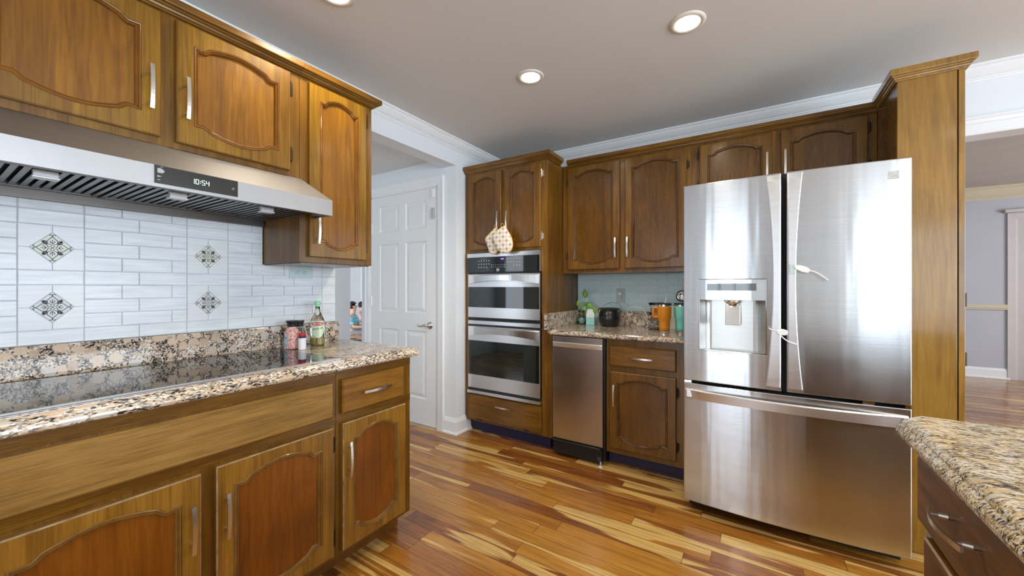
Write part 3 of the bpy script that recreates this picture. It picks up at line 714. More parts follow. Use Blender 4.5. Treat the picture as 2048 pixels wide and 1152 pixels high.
for r in range(14):
    c, d = Z0+PT*r, Z0+PT*(r+1)
    if c > 1.65: break
    typ = r % 2
    A = typ == 1
    jo = {True: [-.83, -.686, -.588, -.44, -.294, -.196, -.049, .10, .198, .345, .442, .589, .638, .787, .885, 1.033, 1.18, 1.235, 1.3145],
          False: [-.83, -.735, -.588, -.49, -.343, -.196, -.098, .05, .198, .345, .49, .638, .787, .935, 1.083, 1.235, 1.3145]}[A]
    for a, b in zip(jo, jo[1:]):
        inside = any(abs(a-q[0]) < .01 for q in cols)
        if inside and r in (1, 2, 3, 5, 6, 7): continue
        if d > 1.326:
            if c > 1.31: a, b = max(a, .037), min(b, .933)
            else: d = d if .03 < a < .93 else 1.325
            if b-a < .01: continue
        tl(bm, a, b, max(c, 1.0225), min(d, 1.692))
mk('strip_tiles', bm, TILE, t)
PATD = paint('medallion_ink', (.075, .08, .085), .45); PATG = paint('medallion_glaze_green', (.66, .69, .60), .35, var=.10, vscale=40); PATB = paint('medallion_glaze', (.62, .63, .64), .35, var=.12, vscale=40)
def medallion(yc, zc, glaze):
    hy, hz = .0735, .0757; dy, dz = .047, .050; bm = bmesh.new(); x = XT
    for sy in (-1, 1):
        for sz in (-1, 1):
            gg = .0012
            P = [(yc+sy*(dy+.003), zc+sz*gg), (yc+sy*(hy-g), zc+sz*gg), (yc+sy*(hy-g), zc+sz*(hz-g)), (yc+sy*gg, zc+sz*(hz-g)), (yc+sy*gg, zc+sz*(dz+.003))]
            prism(bm, [(XT-.006, p, q) for p, q in P], [(x, p, q) for p, q in P])
    o = mk('medallion_tile', bm, TILEP, t)
    bm = bmesh.new(); P = [(yc-dy, zc), (yc, zc-dz), (yc+dy, zc), (yc, zc+dz)]
    prism(bm, [(XT-.006, p, q) for p, q in P], [(x+.0005, p, q) for p, q in P]); mk('diamond_tile', bm, glaze, o)
    bm = bmesh.new()
    def line(pts, wd):
        S = smoothpath([(0, p[0], p[1]) for p in pts], 5); L = []
        for i, p in enumerate(S):
            tt = (S[min(i+1, len(S)-1)]-S[max(i-1, 0)]); tt = tt.normalized() if tt.length > 1e-9 else Vector((0, 1, 0)); nn = Vector((0, -tt.z, tt.y))*wd/2
            L.append((p+nn, p-nn))
        for (a, b), (c, d) in zip(L, L[1:]):
            quad(bm, *[(x+.0009, yc+q.y, zc+q.z) for q in (a, b, d, c)])
    for k in range(4):
        def R(p, k=k):
            a, b = p[0], p[1]
            for _ in range(k): a, b = -b, a
            return (a, b*1.06)
        for m in (1, -1):
            line([R((m*.002, .010)), R((m*.010, .013)), R((m*.0115, .022)), R((m*.005, .030)), R((m*.0, .037)), R((m*.004, .042)), R((m*.007, .039))], .0022)
            line([R((m*.012, .012)), R((m*.014, .018)), R((m*.021, .019))], .0030)
            line([R((0, .014)), R((m*.005, .018)), R((m*.004, .022))], .0022)
        line([R((0, .012)), R((0, .026))], .0020)
        line([R((.0, .0)), R((.004, .005)), R((.0, .009)), R((-.004, .005)), R((0, 0))], .0014)
        line([R((.014, .014)), R((.022, .022))], .0022)
        line([R((.019, .013)), R((.022, .017)), R((.020, .023)), R((.014, .020))], .0028)
    mk('scroll_pattern', bm, PATD, o, recalc=False)
    for e in ((dy, 0),): pass
medallion(.2715, 1.3485, PATG); medallion(.2715, 1.147, PATB); medallion(.7125, 1.3485, PATG); medallion(.7125, 1.147, PATB)

# --- worktop
t = thing('granite_worktop', 'speckled beige granite worktop along the left wall with a black cooktop set in it', 'worktop', (-2.04, .2, .874))
bm = bmesh.new(); ogee_slab(bm, [(-2.04, -.86), (-1.425, -.86), (-1.425, 1.385), (-2.04, 1.385)], .872, .914, (1, 2)); mk('slab', bm, GR_E, t, smooth=False)
bm = B((-2.04, -.86, .9143, -1.999, 1.3245, 1.022)); mk('upstand', bm, GR, t, bev=.003)
# --- cooktop
t = thing('cooktop', 'black glass cooktop flush in the granite below the range hood', 'cooktop', (-1.72, .54, .914))
mk('glass_top', B((-1.945, .09, .9145, -1.478, .972, .9195)), BGLASS, t, bev=.001)
mk('trim_and_glint', B((-1.4775, .088, .9143, -1.461, .976, .9205)), paint('cooktop_trim_steel', (.8, .8, .82), .2, metal=1), t, bev=.001)  # steel trim, widened to include the bright reflection along the glass edge
bm = bmesh.new()
for (cx, cy, r) in ((-1.60, .26, .085), (-1.82, .26, .07), (-1.70, .54, .11), (-1.60, .80, .07), (-1.82, .80, .085)):
    for rr in (r, r-.0015):
        pass
    n = 48; a = [bm.verts.new((cx+r*math.cos(2*math.pi*i/n), cy+r*math.sin(2*math.pi*i/n), .9197)) for i in range(n)]; b = [bm.verts.new((cx+(r-.0016)*math.cos(2*math.pi*i/n), cy+(r-.0016)*math.sin(2*math.pi*i/n), .9197)) for i in range(n)]
    for i in range(n): bm.faces.new((a[i], a[(i+1) % n], b[(i+1) % n], b[i]))
mk('burner_rings', bm, paint('burner_marking', (.03, .032, .034), .2), t)

# --- base cabinets
FLo = FL(-1.46)
def base_carcass(t, u0, u1, F, depth, v0=.10, v1=.872, toe=.09, mat=W_C, toemat=W_M, tz=0):
    bm = bmesh.new(); fbox(bm, F, u0, u1, v0, v1, -depth, 0); mk('carcass', bm, mat, t, bev=.0015)
    for a, b_ in ((.833, v1-.0005), (.652, .684)):
        bm = bmesh.new(); fbox(bm, F, u0+.0005, u1-.0005, a, b_, .0001, .0012); mk('face_rail', bm, W_CH, t)
    bm = bmesh.new(); fbox(bm, F, u0, u1-tz, 0, v0, -depth, -toe); mk('toe_kick', bm, toemat, t)
t = thing('base_cabinet', 'wooden base cabinet with long false front and two arched doors under the cooktop', 'cabinet', (-2.04, .49, 0))
base_carcass(t, .036, .9505, FLo, .58)
drawer(t, FLo, .075, .931, .686, .826, W_F, name='false_front')
cab_door(t, FLo, .075, .491, .125, .640, LO, handle=(.466, .484), hinge_u=.069, arch=.036, stile=.048, rail=.036)
cab_door(t, FLo, .530, .931, .125, .645, LO, handle=(.556, .484), hinge_u=.937, arch=.036, stile=.048, rail=.036)
t = thing('base_cabinet', 'wooden end base cabinet with one drawer over one arched door beside the hallway', 'cabinet', (-2.04, 1.15, 0))
base_carcass(t, .9515, 1.354, FLo, .58)
drawer(t, FLo, .971, 1.300, .690, .831, W_LH, handle=(1.134, .763))
cab_door(t, FLo, .973, 1.310, .123, .650, LO, handle=(.996, .499), arch=.034)
t = thing('base_cabinet', 'wooden base cabinet with two arched doors under the worktop left of the cooktop', 'cabinet', (-2.04, -.41, 0))
base_carcass(t, -.86, .035, FLo, .58)
drawer(t, FLo, -.82, -.43, .690, .831, W_LH, handle=(-.62, .763)); drawer(t, FLo, -.395, -.006, .690, .831, W_LH, handle=(-.2, .763))
cab_door(t, FLo, -.82, -.43, .125, .650, LO, handle=(-.456, .499), arch=.045); cab_door(t, FLo, -.395, -.006, .125, .650, LO, handle=(-.37, .499), arch=.045)

# --- outlet under the tall cabinet
def outlet(name, F, u, v, horiz, label, plugged=False):
    t = thing(name, label, 'outlet', F(u, v, 0))
    hw, hh = (.061, .032) if horiz else (.037, .059)
    bm = bmesh.new(); fbox(bm, F, u-hw, u+hw, v-hh, v+hh, .0002, .005); mk('cover_plate', bm, PLATE, t, bev=.002)
    for s in (-1, 1):
        cu, cv = (u+s*.019, v) if horiz else (u, v+s*.019)
        bm = bmesh.new(); n = 20
        lo = [F(cu+.0165*math.cos(2*math.pi*i/n), cv+.0155*math.sin(2*math.pi*i/n), .005) for i in range(n)]; hi = [F(cu+.0165*math.cos(2*math.pi*i/n), cv+.0155*math.sin(2*math.pi*i/n), .0072) for i in range(n)]
        prism(bm, lo, hi); sk = mk('socket', bm, PLATE, t)
        bm = bmesh.new()
        for a, b in ((-.006, .002), (.006, .002)):
            x, y = (cu+b, cv+a) if horiz else (cu+a, cv+b)
            if horiz: fbox(bm, F, x-.004, x+.004, y-.001, y+.001, .0072, .0075)
            else: fbox(bm, F, x-.001, x+.001, y-.004, y+.004, .0072, .0075)
        x, y = (cu-.008, cv) if horiz else (cu, cv-.009); fbox(bm, F, x-.002, x+.002, y-.002, y+.002, .0072, .0075)
        mk('slots', bm, BLACK, sk)
    return t
outlet('wall_outlet', FL(XT), 1.118, 1.293, True, 'grey horizontal outlet plate on the tiles under the tall narrow cabinet')

# ================================================================== items on the left worktop
ZC = .9145
def squircle(cx, cy, rx, ry, z, n=32, p=4, rot=0):
    out = []
    for i in range(n):
        a = 2*math.pi*i/n; c, s = math.cos(a), math.sin(a); k = (abs(c)**p+abs(s)**p)**(-1/p)
        x, y = rot2((rx*c*k, ry*s*k), rot); out.append((cx+x, cy+y, z))
    return out
def speck(name, a, b, c, sc=160):
    m, nt, bs = newmat(name); tc = N(nt, 'ShaderNodeTexCoord'); v = N(nt, 'ShaderNodeTexVoronoi'); v.inputs['Scale'].default_value = sc; nt.links.new(tc.outputs['Object'], v.inputs['Vector'])
    s = N(nt, 'ShaderNodeSeparateColor'); nt.links.new(v.outputs['Color'], s.inputs[0]); r = N(nt, 'ShaderNodeValToRGB'); e = r.color_ramp.elements
    e[0].color = a+(1,); e[1].color = c+(1,); x = e.new(.5); x.color = b+(1,); nt.links.new(s.outputs[0], r.inputs[0]); nt.links.new(r.outputs[0], bs.inputs['Base Color']); bs.inputs['Roughness'].default_value = .35; bs.inputs['Coat Weight'].default_value = .6
    return m
def grinder(cx, cy, zb, content, label, r=.0265, lab=None):
    t = thing('spice_grinder', label, 'spice grinder', (cx, cy, zb)); a = .4
    bm = bmesh.new(); skin(bm, [squircle(cx, cy, r, r, zb, rot=a), squircle(cx, cy, r, r, zb+.075, rot=a), squircle(cx, cy, r*.93, r*.93, zb+.088, p=3, rot=a), squircle(cx, cy, r*.68, r*.68, zb+.098, p=2, rot=a), squircle(cx, cy, r*.68, r*.68, zb+.104, p=2, rot=a)])
    mk('jar', bm, content, t, smooth=False)
    bm = bmesh.new(); lathe(bm, [(r*.72, zb+.1045), (r*.78, zb+.116), (r*.80, zb+.120), (r*.98, zb+.130), (r*.98, zb+.133), (r*.90, zb+.1345)], cx, cy, 24); mk('grinder_cap', bm, BLACK, t, smooth=False)
    if lab:
        bm = bmesh.new()
        for i, (z0, z1, k) in enumerate(((.012, .03, 0), (.036, .05, 0), (.056, .066, 0))):
            x0 = cx+r*math.cos(a-math.pi/2)*1.0; 
        c, s = math.cos(a), math.sin(a)
        # label on the face towards -Y
        def FF(u, v, w): x, y = rot2((u, -r-w), a); return (cx+x, cy+y, zb+v)
        q = [(-.019, .008), (-.001, .008), (-.001, .068), (-.019, .068)]
        prism(bm, [FF(u, v, .0002) for u, v in q], [FF(u, v, .0008) for u, v in q]); l = mk('label', bm, lab, t)
        bm = bmesh.new()
        for v0, v1 in ((.012, .022), (.048, .058)):
            q = [(-.017, v0), (-.005, v0), (-.005, v1), (-.017, v1)]; prism(bm, [FF(u, v, .0009) for u, v in q], [FF(u, v, .0012) for u, v in q])
        mk('label_block', bm, paint('label_teal', (.10, .35, .42), .5), l)
    return t
SALT = speck('pink_salt', (.50, .16, .13), (.72, .36, .32), (.85, .62, .58)); PEPPER = speck('peppercorns', (.02, .015, .012), (.10, .08, .07), (.45, .42, .40))
grinder(-1.900, 1.008, .9197, SALT, 'square salt grinder of pink crystals with black cap, at cooktop edge', lab=paint('grinder_label', (.45, .42, .50), .5))
grinder(-1.935, 1.062, ZC, PEPPER, 'peppercorn grinder with black cap behind the red-capped shaker', r=.025)
t = thing('spice_shaker', 'small white-labelled spice shaker with red and dark blue cap', 'spice jar', (-1.850, 1.030, ZC)); cx, cy = -1.850, 1.030
bm = bmesh.new(); lathe(bm, [(.016, ZC), (.0175, ZC+.002), (.0175, ZC+.054), (.0165, ZC+.056)], cx, cy, 24); mk('jar', bm, paint('shaker_label', (.78, .77, .80), .4), t, smooth=False)
bm = bmesh.new(); lathe(bm, [(.0172, ZC+.0562), (.0175, ZC+.062), (.0165, ZC+.0635)], cx, cy, 24); mk('collar', bm, paint('navy_plastic', (.02, .02, .10), .3), t)
bm = bmesh.new(); lathe(bm, [(.0165, ZC+.0637), (.0160, ZC+.074), (.0125, ZC+.079), (.006, ZC+.081)], cx, cy, 24); mk('cap', bm, paint('red_plastic', (.45, .02, .025), .3), t, smooth=True)
# olive oil bottle
cx, cy = -1.920, 1.150
t = thing('olive_oil_bottle', 'clear olive oil bottle with red and pale green label and green cap', 'bottle', (cx, cy, ZC))
OIL = paint('olive_oil', (.52, .42, .10), .05, coat=1); 
CLR = glass('clear_bottle', (.93, .96, .92), .03)
def sq(r, z, p=4): return squircle(cx, cy, r, r*.8, z, rot=.45, p=p)
bm = bmesh.new(); skin(bm, [sq(.028, ZC, 4), sq(.031, ZC+.004), sq(.031, ZC+.118), sq(.029, ZC+.135, 3), sq(.020, ZC+.158, 2.3), sq(.0125, ZC+.178, 2), sq(.0115, ZC+.200, 2)])
mk('bottle', bm, CLR, t, smooth=True)
bm = bmesh.new(); skin(bm, [sq(.026, ZC+.004, 4), sq(.0285, ZC+.008), sq(.0285, ZC+.040)]); mk('oil', bm, OIL, t, smooth=False)
bm = bmesh.new(); lathe(bm, [(.0125, ZC+.2005), (.0125, ZC+.209), (.015, ZC+.211), (.0155, ZC+.224), (.012, ZC+.228)], cx, cy, 20); mk('cap', bm, paint('mint_cap', (.28, .68, .45), .4), t)
# label: patch wrapped on the bottle side that looks into the room
la = -.62  # direction of the label's middle (towards the camera)
def lab_pt(s, z, o=.0016):
    a = la+s; rx, ry = .031+o, (.031*.8)+o; c, q = math.cos(a-.45), math.sin(a-.45); k = (abs(c)**4+abs(q)**4)**(-.25)
    x, y = rot2((rx*c*k, ry*q*k), .45); return (cx+x, cy+y, ZC+z)
def wrap(shape_lo, shape_hi, o, s0=-1.05, s1=1.05, n=22):
    bm = bmesh.new(); row = []
    for i in range(n+1):
        f = i/n; s = s0+(s1-s0)*f; row.append([bm.verts.new(lab_pt(s, shape_lo(f), o)), bm.verts.new(lab_pt(s, shape_hi(f), o)), bm.verts.new(lab_pt(s, shape_hi(f), o-.0006)), bm.verts.new(lab_pt(s, shape_lo(f), o-.0006))])
    for a, b in zip(row, row[1:]):
        for k in range(4): bm.faces.new((a[k], a[(k+1) % 4], b[(k+1) % 4], b[k]))
    bm.faces.new(row[0]); bm.faces.new(row[-1][::-1]); return bm
lb = mk('label', wrap(lambda f: .040+.025*abs(2*f-1)**1.5, lambda f: .128, .0014), paint('pale_green_label', (.66, .80, .58), .5), t)
mk('label_band', wrap(lambda f: .113-.009*math.sqrt(max(0, 1-(2*f-1)**2)), lambda f: .113+.009*math.sqrt(max(0, 1-(2*f-1)**2))+.0002, .0024), paint('label_red', (.55, .03, .06), .5), lb, label='red oval brand band')
def FLAB(o):
    def G(u, v, w): return lab_pt(u/.033, v, o+w)
    return G
text('BERTOLLI', .0115, FLAB(.0026), 0, .1128, 0, WHITEP, lb, bold=.0002)
text('OLIVE OIL', .0125, FLAB(.0018), 0, .088, 0, paint('label_green_ink', (.05, .16, .07), .5), lb, skew=.18, bold=.0002)

# ================================================================== BACK RUN
BK = (B_V, B_P, B_M)
# --- oven tower cabinet
t = thing('oven_cabinet', 'full height wooden cabinet housing the double oven, two arched doors on top', 'cabinet', (-1.69, 2.86, 0))
XL, XR, YF, YB = -2.086, -1.308, 2.56, 3.146
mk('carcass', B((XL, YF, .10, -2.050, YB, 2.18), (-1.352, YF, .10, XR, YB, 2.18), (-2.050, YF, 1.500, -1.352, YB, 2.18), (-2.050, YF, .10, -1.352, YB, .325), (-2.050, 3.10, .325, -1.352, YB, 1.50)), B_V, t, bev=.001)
mk('toe_kick', B((XL, YF+.06, 0, XR, YB, .10)), NAVY, t)
mk('filler_strip', B((XR+.0005, YF, .10, -1.266, YF+.30, .872)), B_V, t, bev=.001)
Fb = FB(YF)
cab_door(t, Fb, -2.038, -1.711, 1.522, 2.150, BK, handle=(-1.737, 1.748), arch=.028, rail=.034, hout=.026)
cab_door(t, Fb, -1.676, -1.356, 1.520, 2.150, BK, handle=(-1.650, 1.742), arch=.028, rail=.034, hinge_u=-1.349, hinge_mat=NICKEL, hinge_v=(1.60, 2.07), hout=.026)
d = drawer(t, Fb, -2.040, -1.354, .118, .323, B_H, handle=(-1.684, .262))
for u in (-1.925, -1.475):
    bm = bmesh.new(); fbox(bm, Fb, u-.028, u+.028, .121, .130, .0195, .0215); mk('catch_slot', bm, SEAM, d)
cornice(t, [(XL, YF), (XR, YF), (XR, 2.77)], 2.170, 2.225, .036, B_H)
# --- double oven
t = thing('double_oven', 'stainless steel double wall oven with black windows and black keypad panel', 'oven', (-1.70, 2.80, .33))
X0, X1 = -2.046, -1.358
mk('oven_body', B((-2.047, 2.565, .335, -1.357, 3.09, 1.496)), BLACK, t)
F0 = FB(2.565)
bm = bmesh.new(); fbox(bm, F0, X0, X1+.004, 1.459, 1.494, 0, .034); mk('top_trim', bm, STEEL_L, t, bev=.002)
bm = bmesh.new(); fbox(bm, F0, X0, X1, 1.337, 1.4585, .0, .032); cp = mk('control_panel', bm, BGLASS, t, bev=.001)
bm = bmesh.new(); fbox(bm, F0, X1+.0005, X1+.0055, 1.337, 1.494, .0, .036); mk('side_trim', bm, STEEL_L, t)
# keypad marks
bm = bmesh.new(); wq = .0322
def dot(u, v, a=.006, b=.004): fbox(bm, F0, u-a/2, u+a/2, v-b/2, v+b/2, wq, wq+.0005)
for r_, z in enumerate((1.430, 1.403, 1.378)):
    for i in range(5):
        if r_ == 2 and i == 4: continue
        dot(-1.925+i*.026, z, .009, .007)
fbox(bm, F0, -1.905, -1.845, 1.443, 1.4445, wq, wq+.0005); fbox(bm, F0, -1.845, -1.820, 1.3655, 1.367, wq, wq+.0005)
KM = emit('keypad_print', (.55, .58, .58), .55); mk('keypad', bm, KM, cp); bm = bmesh.new()
for r_, z in enumerate((1.440, 1.413, 1.386)):
    for i in range(5):
        if r_ == 2 and i < 2: continue
        dot(-1.640+i*.027, z+.0, .010, .007)
mk('keypad', bm, KM, cp); bm = bmesh.new(); fbox(bm, F0, -1.610, -1.545, 1.4525, 1.454, wq, wq+.0005); mk('keypad_heading', bm, KM, cp); bm = bmesh.new()
for z in (1.394, 1.377):
    for i in range(7): dot(-1.795+i*.0205, z, .004 if 0 < i < 6 else .010, .006)
mk('number_keypad', bm, KM, cp)
bm = bmesh.new(); fbox(bm, F0, -1.930, -1.500, 1.3480, 1.3488, wq, wq+.0005); mk('panel_line', bm, paint('panel_line_grey', (.10, .11, .11), .3), cp)
bm = bmesh.new(); fbox(bm, F0, -1.706, -1.678, 1.435, 1.446, wq, wq+.0006); mk('clock_display', bm, emit('violet_display', (.22, .10, .95), 2.2), cp, label='violet lit digits')
def emblem(F, u, v, s, w, parent, mat1, mat2):
    bm = bmesh.new(); fbox(bm, F, u-s, u+s, v-s*.85, v+s*.85, w, w+.0008); e = mk('emblem', bm, mat1, parent)
    bm = bmesh.new()
    for k, (va, am) in enumerate(((.25, .22), (-.12, .20))):
        pts = [(u-s*.9+1.8*s*i/14, v+s*va+s*am*math.sin(-1.2+i/14*4.4)) for i in range(15)]
        for a, b in zip(pts, pts[1:]): quad(bm, F(a[0], a[1], w+.0011), F(b[0], b[1], w+.0011), F(b[0], b[1]-s*.13, w+.0011), F(a[0], a[1]-s*.13, w+.0011))
    fbox(bm, F, u-s*.75, u+s*.75, v-s*.62, v-s*.48, w+.0008, w+.0011)
    fbox(bm, F, u-s*.75, u+s*.75, v+s*.58, v+s*.68, w+.0008, w+.0011)
    mk('emblem_mark', bm, mat2, e, recalc=False)
emblem(F0, -1.735, 1.354, .0135, wq, cp, paint('emblem_grey', (.40, .40, .41), .3), paint('emblem_dark', (.12, .12, .13), .3))
def band_handle(parent, F, u0, u1, vtop, h_end, h_mid, w0, bow, mat, n=24, inset=.012):
    """wide flat handle: straight top edge, arched lower edge, bowed outwards"""
    bm = bmesh.new(); loops = []
    for i in range(n+1):
        f = i/n; s = 1-(2*f-1)**2; u = u0+(u1-u0)*f; hh = h_end+(h_mid-h_end)*s; ww = w0+.004+bow*s
        loops.append([F(u, vtop-hh, w0+.002 if i in (0, n) else ww-.004), F(u, vtop-hh, ww), F(u, vtop-.006, ww+.003), F(u, vtop, ww), F(u, vtop, w0 if i in (0, n) else ww-.009)])
    skin(bm, loops)
    for u in (u0+.025, u1-.025): fbox(bm, F, u-.012, u+.012, vtop-h_mid*.7, vtop-.01, w0-.001, w0+.008)
    return mk('handle', bm, mat, parent)
def oven_door(z0, zw0, zw1, z1):
    bm = bmesh.new(); fbox(bm, F0, X0+.006, X1-.001, z0, z1, .001, .028); d = mk('oven_door', bm, STEEL_L, t, bev=.002)
    bm = bmesh.new(); fbox(bm, F0, X0+.010, X1-.004, zw0, zw1, .0282, .0300); mk('window', bm, OVGLASS, d)
    band_handle(d, F0, X0+.012, X1-.006, z1-.006, .075, .046, .028, .035, steel('oven_handle_steel', (.80, .80, .80), rough=.22, aniso=.3))
oven_door(.966, 1.050, 1.217, 1.322)
oven_door(.383, .492, .775, .893)
bm = bmesh.new(); fbox(bm, F0, X0+.004, X1, .909, .940, 0, .026); mk('middle_trim', bm, STEEL_L, t, bev=.002)
bm = bmesh.new(); fbox(bm, F0, X0, X1+.004, .336, .360, 0, .034); mk('bottom_trim', bm, STEEL_L, t, bev=.002)
bm = bmesh.new()
for i in range(7): fbox(bm, F0, X0+.06+i*.085, X0+.12+i*.085, .948, .953, 0, .012)
mk('vent_slots', bm, GAP, t)

# --- oven mitts hanging on the two handles
def quilt():
    m, nt, b = newmat('harlequin_quilt'); L = nt.links.new; tc = N(nt, 'ShaderNodeTexCoord'); s = N(nt, 'ShaderNodeSeparateXYZ'); L(tc.outputs['Object'], s.inputs[0])
    def M(op, a, b_):
        q = N(nt, 'ShaderNodeMath', operation=op)
        for i, v in enumerate((a, b_)):
            if isinstance(v, (int, float)): q.inputs[i].default_value = v
            else: L(v, q.inputs[i])
        return q.outputs[0]
    k = 32.0
    a = M('MULTIPLY', M('ADD', s.outputs[0], s.outputs[2]), k); c = M('MULTIPLY', M('SUBTRACT', s.outputs[0], s.outputs[2]), k)
    fa, fc = M('FLOOR', a, 0), M('FLOOR', c, 0)
    ch = M('MODULO', M('ABSOLUTE', M('ADD', fa, M('MULTIPLY', fc, 1.0)), 0), 2.0)
    row = M('MODULO', M('ABSOLUTE', M('SUBTRACT', fa, fc), 0), 4.0)
    # diamonds appear on every second lattice cell, in rows of tan, yellow and dusty pink
    on = M('LESS_THAN', M('MODULO', M('ADD', fa, 200.0), 2.0), .5)
    on2 = M('LESS_THAN', M('MODULO', M('ADD', fc, 200.0), 2.0), .5)
    both = M('MULTIPLY', on, on2); nei = M('MULTIPLY', M('SUBTRACT', 1.0, on), M('SUBTRACT', 1.0, on2))
    cr = N(nt, 'ShaderNodeMix', data_type='RGBA'); L(both, cr.inputs[0]); cr.inputs[6].default_value = (.88, .86, .84, 1); cr.inputs[7].default_value = (.56, .38, .34, 1)
    c2 = N(nt, 'ShaderNodeMix', data_type='RGBA'); L(nei, c2.inputs[0]); L(cr.outputs[2], c2.inputs[6]); c2.inputs[7].default_value = (.82, .66, .38, 1)
    L(c2.outputs[2], b.inputs['Base Color']); b.inputs['Roughness'].default_value = .85; return m
QUILT = quilt(); YEL = paint('yellow_piping', (.72, .42, .08), .8)
def mitt(pts, y, label, hx, hz):
    cx = sum(p[0] for p in pts)/len(pts); cz = sum(p[1] for p in pts)/len(pts)
    t = thing('oven_mitt', label, 'oven mitt', (hx, y, min(p[1] for p in pts)), 'quilted oven mitts on the oven cabinet handles')
    S = smoothpath([(p[0], 0, p[1]) for p in pts+pts[:1]], 4)[:-1]; bm = bmesh.new(); loops = []
    for k, d in ((1.0, .001), (.97, .006), (.86, .010), (.55, .013), (.1, .014)):
        loops.append([(cx+(p.x-cx)*k, y-d, cz+(p.z-cz)*k) for p in S])
    bl = [[(p[0], 2*y-p[1], p[2]) for p in l] for l in loops[1:]]
    skin(bm, bl[::-1]+loops[::1]); mk('quilted_body', bm, QUILT, t, smooth=True)
    bm = bmesh.new(); tube(bm, [(p.x, y, p.z) for p in S]+[(S[0].x, y, S[0].z)], .0035, 6, cap=False); mk('piping', bm, YEL, t, smooth=True)
    top = max(pts, key=lambda p: p[1])
    bm = bmesh.new(); tube(bm, smoothpath([(top[0], y, top[1]-.004), (hx-.007, y-.002, hz-.02), (hx-.008, y-.002, hz+.003), (hx, y-.002, hz+.008), (hx+.007, y-.002, hz+.002), (top[0]+.004, y, top[1]-.002)], 4), .0018, 6); mk('loop', bm, YEL, t)
MITR = [(-1.627,1.687),(-1.664,1.674),(-1.702,1.65),(-1.737,1.625),(-1.735,1.586),(-1.702,1.518),(-1.669,1.489),(-1.632,1.477),(-1.595,1.481),(-1.568,1.499),(-1.556,1.536),(-1.563,1.582),(-1.581,1.618),(-1.6,1.646)]
MITL = [(-1.744,1.682),(-1.79,1.646),(-1.835,1.607),(-1.825,1.569),(-1.808,1.532),(-1.795,1.496),(-1.766,1.478),(-1.732,1.485),(-1.713,1.511),(-1.718,1.566),(-1.713,1.625),(-1.718,1.672)]
mitt(MITL, 2.504, 'narrow folded harlequin oven mitt on the left oven cabinet handle', -1.737, 1.70)
mitt(MITR, 2.470, 'wide harlequin oven mitt with yellow piping on the right oven cabinet handle', -1.650, 1.70)

# --- back upper cabinets
Fu = FB(2.83)
t = thing('upper_cabinet', 'dark golden wall cabinet with two tall arched doors above the small counter', 'cabinet', (-.83, 3.0, 1.325))
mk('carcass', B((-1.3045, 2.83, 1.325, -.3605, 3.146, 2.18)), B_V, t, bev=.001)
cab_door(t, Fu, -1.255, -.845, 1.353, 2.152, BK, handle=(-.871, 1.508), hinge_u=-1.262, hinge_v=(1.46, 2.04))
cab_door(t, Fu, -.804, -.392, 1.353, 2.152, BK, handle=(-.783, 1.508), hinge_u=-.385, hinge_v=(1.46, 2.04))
cornice(t, [(-1.2575, 2.83), (-.3605, 2.83)], 2.165, 2.213, .04, B_H)
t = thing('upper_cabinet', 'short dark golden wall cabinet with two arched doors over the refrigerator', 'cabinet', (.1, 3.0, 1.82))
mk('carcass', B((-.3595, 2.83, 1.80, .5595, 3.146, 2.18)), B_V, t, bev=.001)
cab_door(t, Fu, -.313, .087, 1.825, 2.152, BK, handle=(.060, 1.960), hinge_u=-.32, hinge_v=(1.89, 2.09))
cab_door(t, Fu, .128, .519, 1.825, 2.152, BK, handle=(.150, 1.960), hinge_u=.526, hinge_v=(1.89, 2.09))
cornice(t, [(-.3595, 2.83), (.5595, 2.83)], 2.165, 2.213, .04, B_H)
# --- tall panel cabinet right of the refrigerator
t = thing('pantry_cabinet', 'floor to ceiling narrow golden wooden cabinet right of the refrigerator', 'cabinet', (.667, 2.8, 0))
mk('carcass', B((.5605, 2.50, 0, .774, 3.146, 2.19)), B_P, t)
mk('face_panel', B((.5605, 2.482, .0, .752, 2.4995, 2.19)), P_V, t, bev=.0015)
mk('side_stile', B((.7555, 2.480, .0, .7755, 2.4995, 2.19)), P_V, t, bev=.0015)
mk('seam', B((.7515, 2.492, .0, .756, 2.4997, 2.19)), GAP, t)
bm = bmesh.new(); cornice(t, [(.5605, 2.789), (.5605, 2.482), (.7755, 2.482), (.7755, 2.60)], 2.172, 2.225, .03, P_V)
for z in (1.16, .90):
    bm = bmesh.new(); tube(bm, [(.779, 2.487, z-.03), (.779, 2.487, z+.03)], .004, 8); mk('hinge', bm, SEAM, t)

# --- back worktop + upstands, tiles
t = thing('granite_worktop', 'short granite worktop between the oven cabinet and refrigerator with granite upstands', 'worktop', (-.82, 2.85, .872))
bm = bmesh.new(); ogee_slab(bm, [(-1.265, 3.146), (-1.306, 3.146)][::-1] if False else [(-1.306, 2.556), (-1.265, 2.556), (-1.265, 2.505), (-.338, 2.505), (-.338, 3.146), (-1.306, 3.146)], .872, .905, (0, 1, 2)); mk('slab', bm, GR_BE, t)
mk('upstand', B((-1.284, 3.112, .9052, -.338, 3.132, 1.022)), GR, t, bev=.002)
bm = B((-1.306, 2.500, .9052, -1.285, 3.132, 1.022)); mk('side_upstand', bm, GR_BE, t, bev=.002)
t = thing('tile_backsplash', 'pale blue-grey tile backsplash behind the small counter by the oven', 'backsplash', (-.82, 3.14, 1.022))
mk('grout_bed', B((-1.3045, 3.136, 1.020, -.25, 3.1485, 1.324)), paint('grout_blue', (.66, .76, .80), .8), t)
bm = bmesh.new()
for r in range(6):
    c = 1.0225+r*PT; d = min(c+PT, 1.324); u = -1.305-(.0 if r % 2 else .07)
    while u < -.26:
        a, b = max(u, -1.3045), min(u+.147, -.25)
        if b-a > .01: box(bm, a+.0014, 3.1325, c+.0014, b-.0014, 3.137, d-.0014)
        u += .147
mk('strip_tiles', bm, TILED, t)

